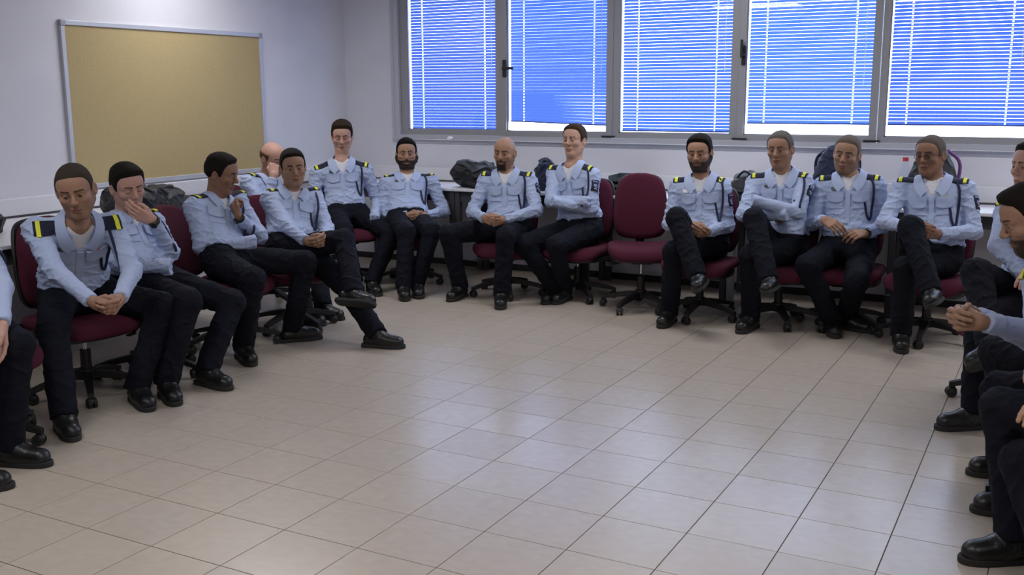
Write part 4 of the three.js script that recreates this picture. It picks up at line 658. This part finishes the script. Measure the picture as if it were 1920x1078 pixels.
  if (o.badge) {
    const a = J.shL, b = J.elL, ax = b.clone().sub(a).normalize(), c = a.clone().lerp(b, 0.36), out2 = o.badge === 1 ? lat.clone().addScaledVector(fw, 0.75) : lat.clone().addScaledVector(fw, 0.3); out2.addScaledVector(ax, -out2.dot(ax)).normalize(); const sd2 = new THREE.Vector3().crossVectors(ax, out2);
    const g = patch(shirtAll, (u, v) => c.clone().addScaledVector(out2, 0.14).addScaledVector(sd2, (u - 0.5) * 0.062).addScaledVector(ax, (0.5 - v) * 0.088), out2.clone().negate(), 6, 8, 0.004, 0.003);
    // uv from the patch coordinates
    const p = g.attributes.position, uv = []; for (let k = 0; k < p.count; k++) { const q = V(p.getX(k), p.getY(k), p.getZ(k)).sub(c); uv.push(clamp(0.5 - q.dot(sd2) / 0.062, 0, 1), clamp(0.5 - q.dot(ax) / 0.088, 0, 1)); }
    g.setAttribute('uv', new THREE.Float32BufferAttribute(uv, 2)); put('sleeve_badge', g, badgeMat, 'dark shield badge on the sleeve', shirt);
  }
  if (o.watch) {
    const S = o.watch, d = J['wr' + S].clone().sub(J['el' + S]).normalize(), c = J['wr' + S].clone().addScaledVector(d, -0.004), g = new THREE.TorusGeometry(0.0285, 0.006, 8, 26), face = cyl(0.018, 0.018, 0.010, 18).rotateX(0).translate(0, 0.034, 0), out2 = hand[S].n.clone().negate(); out2.addScaledVector(d, -out2.dot(d)).normalize();
    g.scale(1, 1, 2.2); const m = new THREE.Matrix4().makeBasis(new THREE.Vector3().crossVectors(out2, d), out2, d).setPosition(c.x, c.y, c.z), w = put('wrist_watch', plain(g).applyMatrix4(m), M.blackPlastic, 'black wrist watch'); put('dial', plain(face).applyMatrix4(m), M.blackPlastic, undefined, w);
  }
  if (o.glasses) {
    const rims = []; for (const s of [-1, 1]) { const g = new THREE.TorusGeometry(0.022, 0.0016, 6, 24); g.scale(1.05, 0.72, 1); g.translate(s * 0.032, 0.004, 0.100); rims.push(plain(g)); rims.push(plain(tube([V(s * 0.054, 0.008, 0.098), V(s * 0.074, 0.008, 0.06), V(s * 0.0815, 0.008, -0.01)], 0.0018, 10, 6))); }
    rims.push(plain(tube([V(-0.010, 0.006, 0.101), V(0, 0.010, 0.105), V(0.010, 0.006, 0.101)], 0.0015, 6, 6)));
    const g = put('glasses', mergeGeometries(rims).applyMatrix4(hm), M.blackPlastic, 'thin dark spectacles'); for (const s of [-1, 1]) { const q = new THREE.CylinderGeometry(0.0215, 0.0215, 0.001, 24); q.rotateX(Math.PI / 2); q.scale(1.05, 0.72, 1); q.translate(s * 0.032, 0.004, 0.100); put('lens', plain(q).applyMatrix4(hm), M.lens, undefined, g); }
  }
  return grp;
}
const TAN = [0.40, 0.225, 0.145], OLIVE = [0.36, 0.205, 0.135], BROWN = [0.27, 0.145, 0.092], FAIR = [0.52, 0.30, 0.23], PALE = [0.50, 0.30, 0.215];
const PEOPLE = {
  P1: { label: 'person cut off at the left edge, only light sleeve, hand and shoe showing', skin: FAIR, hairT: [0.02, 0.012], hands: 'lap', hL: 'hang', seed: 1, headScale: 1 },
  P2: { label: 'person with buzz cut leaning forward with clasped hands, nearest full figure on the left', skin: OLIVE, hairT: [0.005, 0.003], hairTint: [0.042, 0.031, 0.024], hairLabel: 'dark buzz cut', stubble: 0.28, hands: 'clasp', fine: 0.008, seed: 2, tag: M.tagDark, pin: M.tagRed, pinH: 0.01, headScale: 1.04, gaze: -0.1, slouch: 0.08 },
  P3: { label: 'person with closed eyes holding a hand over his mouth, watch on wrist', skin: FAIR, hairT: [0.02, 0.009, 0, 0.6], stubble: 0.15, hL: 'face', hR: 'fold', closed: true, watch: 'L', fine: 0.008, seed: 3, curl: [0.3, 0.35, 0.25], headScale: 1.02 },
  P4: { label: 'person in profile with fist at his chin and a black watch', skin: BROWN, hairT: [0.018, 0.010], stubble: 0.12, hL: 'face', hR: 'fold', watch: 'L', fine: 0.008, seed: 4, curl: [1.1, 1.2, 0.6], headScale: 1.0 },
  P5: { label: 'person with bald crown, fist at his face, half hidden behind the seated man', skin: FAIR, hairT: [0.004, 0.006], baldTop: true, hairTint: [0.10, 0.045, 0.022], hair: [0.05, 0.022, 0.012], stubble: 0.45, hR: 'face', hL: 'lap', seed: 5, curl: [1.2, 1.2, 0.6] },
  P6: { chairTurn: -0.2, label: 'person smiling with clasped hands and crossed legs, boot raised, left of the corner', skin: OLIVE, hairT: [0.013, 0.006], stubble: 0.15, hands: 'clasp', fine: 0.009, seed: 6 },
  P7: { label: 'tall person with closed eyes sitting upright in the corner', skin: FAIR, hairT: [0.02, 0.010, 0, 0.5], hairTint: [0.03, 0.018, 0.011], hR: 'lap', hL: 'fold', closed: true, seed: 7, tag: M.tagDark },
  P8: { label: 'person with full black beard and clasped hands beside the window corner', skin: TAN, hairT: [0.012, 0.008], hair: [0.006, 0.0045, 0.004], beard: ['full', 0.011], hands: 'clasp', seed: 8, tag: M.tagDark },
  P9: { label: 'bald person with black goatee, hands clasped between spread knees', skin: TAN, shaved: 0.3, hair: [0.008, 0.006, 0.005], beard: ['goatee', 0.007], stubble: 0.5, hands: 'clasp', seed: 9, badge: 2, pin: M.silver, pinH: 0.010 },
  P10: { label: 'clean-shaven fair person with folded arms, next to the empty chair', skin: PALE, hairT: [0.016, 0.009], hairTint: [0.045, 0.026, 0.016], hair: [0.05, 0.03, 0.02], hands: 'fold', seed: 10, badge: 1, cord: true, neckW: 1.06 },
  P11: { label: 'person with short beard and shiny white name tag, right of the empty chair', skin: TAN, hairT: [0.020, 0.009], beard: ['full', 0.004], hands: 'clasp', seed: 11, tag: M.tagWhite, tagW: 0.075, tagH: 0.024, tagLabel: 'glossy white name tag', badge: 2 },
  P12: { label: 'grey-haired person with folded arms and crossed legs', skin: OLIVE, hairT: [0.008, 0.005, -0.006], hairTint: [0.115, 0.10, 0.09], hair: [0.03, 0.024, 0.02], stubble: 0.1, hands: 'fold', seed: 12, badge: 2, tag: M.tagDark, headScale: 1.0 },
  P13: { label: 'slouching person with hands resting on his belt, knees apart', skin: OLIVE, hairT: [0.010, 0.004], hairTint: [0.125, 0.098, 0.078], stubble: 0.45, hands: 'belly', watch: 'L', seed: 13, tag: M.tagDark, belly: 1.0 },
  P14: { label: 'person with glasses, clasped hands and crossed legs, silver pin on chest', skin: BROWN, hairT: [0.007, 0.005, -0.004], hairTint: [0.10, 0.082, 0.07], hands: 'clasp', glasses: true, seed: 14, build: 1.08, belly: 1.1, badge: 2, pin: M.silver },
  P15: { spin: 0.55, label: 'person mostly hidden behind the profile man at the right edge', skin: FAIR, hairT: [0.018, 0.009], hands: 'lap', seed: 15 },
  P16: { label: 'bearded person in profile leaning forward with clasped hands at right edge', skin: OLIVE, hairT: [0.017, 0.006, 0, 0.7], beard: ['full', 0.003], hands: 'clasp', fine: 0.008, seed: 16, slouch: 0.07 },
  P17: { rough: true, chairOff: -0.1, label: 'person at the bottom right edge of whom only knee and shoe show', skin: TAN, hairT: [0.018, 0.009], hands: 'lap', seed: 17 },
};
const CHAIRS = {
  P1: 'burgundy chair cut off at the left edge under the hanging hand', P2: 'burgundy chair under the buzz-cut man leaning forward', P3: 'burgundy chair under the man covering his mouth', P4: 'burgundy chair under the profile man with fist at chin',
  P5: 'burgundy chair of the half-hidden bald-crowned man', P6: 'burgundy chair of the cross-legged man left of the corner', P7: 'burgundy chair of the tall man in the corner', P8: 'burgundy chair of the man with full black beard',
  P9: 'burgundy chair of the bald goateed man', P10: 'burgundy chair of the fair man with folded arms, its back showing at his side', P11: 'burgundy chair of the man with the white name tag', P12: 'burgundy chair of the grey-haired man with folded arms',
  P13: 'burgundy chair of the slouching man with hands on belt', P14: 'burgundy chair of the bespectacled man', P15: 'burgundy chair of the half-hidden man at the right edge', P16: 'burgundy chair of the bearded profile man', P17: 'burgundy chair beyond the bottom right edge',
};
POSES.forEach((P, k) => {
  makePerson(P, PEOPLE[P.n]);
  // the backrest stands behind the back: where the torso is a hand's breadth up, and as far reclined as it
  const o = PEOPLE[P.n], turn = Math.atan2(P.pf[0], P.pf[2]) + (o.chairTurn ?? 0), pf = [Math.sin(turn), 0, Math.cos(turn)], lean = [0, 1, 2].reduce((q, c) => q + (P.neck[c] - P.hip[c]) * pf[c], 0), rise = P.neck[1] - P.hip[1];
  const back = 0.45 * lean - 0.5 * (o.slouch ?? 0.05) - 0.125, off = clamp(back + 0.225, -0.16, 0.05) + (o.chairOff ?? 0);
  placeChair(P.hip[0] + pf[0] * off, P.hip[2] + pf[2] * off, turn, CHAIRS[P.n], P.hip[1] - 0.108, o.spin ?? (k * 0.47) % 1.256, clamp(Math.atan2(-lean, rise) - 0.16, 0, 0.3));
});
placeChair(-2.70, -7.03, 0.42, 'empty burgundy swivel chair in the middle of the row', 0.475, 0.35);

// ------------------------------------------------------------------ things on the tables
function heap(label, name, category, c, r, seed, mat, extra) {
  // a crumpled garment or soft bag resting on the table: overlapping lobes with folds, flat underneath
  const t = thing(name, label, category, [c[0], c[1], c[2]]);
  const rr = mulberry(seed), lobes = []; for (let k = 0; k < 7; k++) lobes.push(ell([(rr() - 0.5) * r[0] * 1.1, r[1] * (0.25 + 0.5 * rr()), (rr() - 0.5) * r[2] * 1.0], r[0] * (0.35 + 0.25 * rr()), r[1] * (0.35 + 0.25 * rr()), r[2] * (0.4 + 0.3 * rr())));
  const f = (x, y, z) => { let d = 1e3; for (const l of lobes) d = smin(d, l(x, y, z), 0.05); if (d < 0.06) { const wx = x + 0.05 * noise(x * 5, y * 5 + seed, z * 5), wy = y + 0.05 * noise(x * 5 + 9, y * 5, z * 5 + seed); const fo = 1 - Math.abs(noise(wx * 5 + seed, wy * 9, z * 4)); d -= 0.024 * fo * fo + 0.004 * ridge(wx * 9, wy * 15 + seed, z * 7) - 0.012; } return smax(d, -y, 0.008); };
  part(t, category === 'bag' ? 'bag_body' : 'garment', mesher(f, [-r[0] * 1.4, -0.02, -r[2] * 1.4, r[0] * 1.4, r[1] * 1.6, r[2] * 1.4], 0.008), mat);
  if (extra) extra(t);
  return t;
}
heap('crumpled black jacket on the table behind the bald goateed man', 'jacket', 'jacket', [-4.47, TH, -7.66], [0.25, 0.20, 0.16], 5, M.jacket);
heap('dark bag between the goateed man and the man with folded arms', 'bag', 'bag', [-3.80, TH, -7.70], [0.14, 0.20, 0.13], 9, M.jacketNavy, (t) => part(t, 'strap', tube([V(-0.06, 0.16, 0.05), V(0, 0.25, 0.06), V(0.07, 0.17, 0.05)], 0.008), M.jacket));
heap('black bag standing on the table beside the grey-haired man', 'bag', 'bag', [-2.10, TH, -7.62], [0.15, 0.20, 0.14], 17, M.jacket, (t) => part(t, 'strap', tube([V(-0.06, 0.17, 0.05), V(0, 0.22, 0.07), V(0.07, 0.17, 0.05)], 0.008), M.jacket));
heap('long black jacket lying behind the two nearest men on the left', 'jacket', 'jacket', [-5.36, TH, -4.86], [0.16, 0.18, 0.40], 23, M.jacket);
heap('dark bag behind the backrest at the left edge', 'bag', 'bag', [-5.55, TH, -3.72], [0.16, 0.15, 0.2], 31, M.jacket);
function backpack(label, c, turn, w, h, d, mat, panel) {
  const t = thing('backpack', label, 'backpack', c, turn);
  const f = (x, y, z) => { const k = mix(1, 0.62, sstep(h * 0.45, h, y)), a = Math.abs(x) / (w / 2 * k), b = Math.abs(z) / (d / 2 * k); let q = (Math.pow(a ** 3.2 + b ** 3.2, 1 / 3.2) - 1) * Math.min(w, d) / 2 * k; q = smax(q, y - h, 0.08) - 0.008 * ridge(x * 8, y * 9, z * 8); return smax(q, -y + 0.001, 0.01); };
  part(t, 'pack_body', mesher(f, [-w * 0.7, -0.03, -d * 0.8, w * 0.7, h + 0.05, d * 0.8], 0.011), mat);
  part(t, 'front_pocket', rbox(w * 0.66, h * 0.42, 0.05, 0.022, 0, h * 0.27, d / 2 + 0.005, 4), panel);
  part(t, 'carry_loop', tube([V(-0.03, h - 0.02, -d * 0.25), V(0, h + 0.03, -d * 0.28), V(0.03, h - 0.02, -d * 0.25)], 0.007, 12, 7), mat);
  for (const s of [-1, 1]) part(t, 'shoulder_strap', tube([V(s * w * 0.2, h * 0.94, -d * 0.4), V(s * w * 0.46, h * 0.75, -d * 0.52), V(s * w * 0.42, h * 0.2, -d * 0.5)], 0.012, 16, 7), panel);
}
backpack('navy backpack on the table behind the slouching man', [-1.46, TH, -7.70], 0.2, 0.32, 0.42, 0.2, M.jacketNavy, M.jacketNavy);
backpack('black and purple backpack behind the bespectacled man', [-0.82, TH, -7.72], -0.3, 0.30, 0.42, 0.2, M.jacket, M.purple);
{ // trays beside the empty chair
  for (let k = 0; k < 3; k++) { const t = thing('file_tray', ['bottom', 'middle', 'top'][k] + ' dark grey file tray in the pile beside the empty chair', 'tray', [-3.13, TH + 0.048 * k, -7.83], 0.05 * k, 'stacked file trays'); part(t, 'tray_base', rbox(0.25, 0.006, 0.32, 0.002, 0, 0.003, 0), M.trayGreen); for (const s of [-1, 1]) part(t, 'side', rbox(0.006, 0.042, 0.32, 0.002, s * 0.122, 0.024, 0), M.trayGreen); part(t, 'back', rbox(0.25, 0.042, 0.006, 0.002, 0, 0.024, -0.157), M.trayGreen); part(t, 'front_lip', rbox(0.25, 0.022, 0.006, 0.002, 0, 0.014, 0.157), M.trayGreen); }
  const b = thing('paper_stack', 'stack of white paper on the wall side of the black bag', 'paper', [-2.10, TH, -7.90]); for (let k = 0; k < 6; k++) part(b, 'sheet_bundle', rbox(0.30, 0.026, 0.21, 0.002, (k % 3 - 1) * 0.004, 0.013 + k * 0.026, (k % 2) * 0.004), M.paper);
}
function bottle(label, c, h) {
  const t = thing('water_bottle', label, 'bottle', c, 0); const k = h / 0.24;
  const prof = [[0.0, 0.002], [0.028, 0.0], [0.033, 0.008], [0.033, 0.09], [0.030, 0.10], [0.033, 0.11], [0.033, 0.155], [0.026, 0.185], [0.013, 0.205], [0.012, 0.222]].map(([r, y]) => new THREE.Vector2(r * k, y * k));
  part(t, 'bottle_body', new THREE.LatheGeometry(prof, 28), M.bottlePlastic); part(t, 'cap', cyl(0.0145 * k, 0.0145 * k, 0.02 * k, 20).translate(0, 0.229 * k, 0), M.capRed, 'red screw cap'); part(t, 'label_band', new THREE.CylinderGeometry(0.0336 * k, 0.0336 * k, 0.045 * k, 28, 1, true).translate(0, 0.06 * k, 0), M.paper);
}
bottle('clear water bottle with red cap left of the bespectacled man', [-1.02, TH, -7.86], 0.335);
bottle('small clear bottle on the left table between two heads', [-5.98, TH, -5.02], 0.13);
{ const t = thing('crumpled_paper', 'small crumpled white paper on the window sill', 'paper', [-4.99, WY0 + 0.006, ZB + 0.016]); part(t, 'paper_ball', mesher((x, y, z) => Math.hypot(x / 1.7, y - 0.010, z) - 0.016 - 0.007 * ridge(x * 40, y * 40, z * 40), [-0.05, -0.02, -0.04, 0.05, 0.05, 0.04], 0.004), M.paper); }

// ------------------------------------------------------------------ ceiling lights
PANELS.forEach(([x, z], k) => {
  const t = thing('ceiling_light', 'square recessed ceiling light panel above the room', 'lamp', [x, CEIL, z], 0, 'ceiling light panels');
  part(t, 'frame', merge([box(-0.61, 0.61, -0.03, 0, -0.31, -0.29), box(-0.61, 0.61, -0.03, 0, 0.29, 0.31), box(-0.61, -0.59, -0.03, 0, -0.29, 0.29), box(0.59, 0.61, -0.03, 0, -0.29, 0.29)]), M.aluLight);
  part(t, 'diffuser', box(-0.59, 0.59, -0.02, -0.006, -0.29, 0.29), M.lamp);
  const l = new THREE.RectAreaLight(new THREE.Color(0.98, 0.975, 1), PANEL_LIGHT, 1.16, 0.56); l.position.set(0, -0.024, 0); l.rotation.x = -Math.PI / 2; t.add(l);
});
renderer.render(scene, camera);
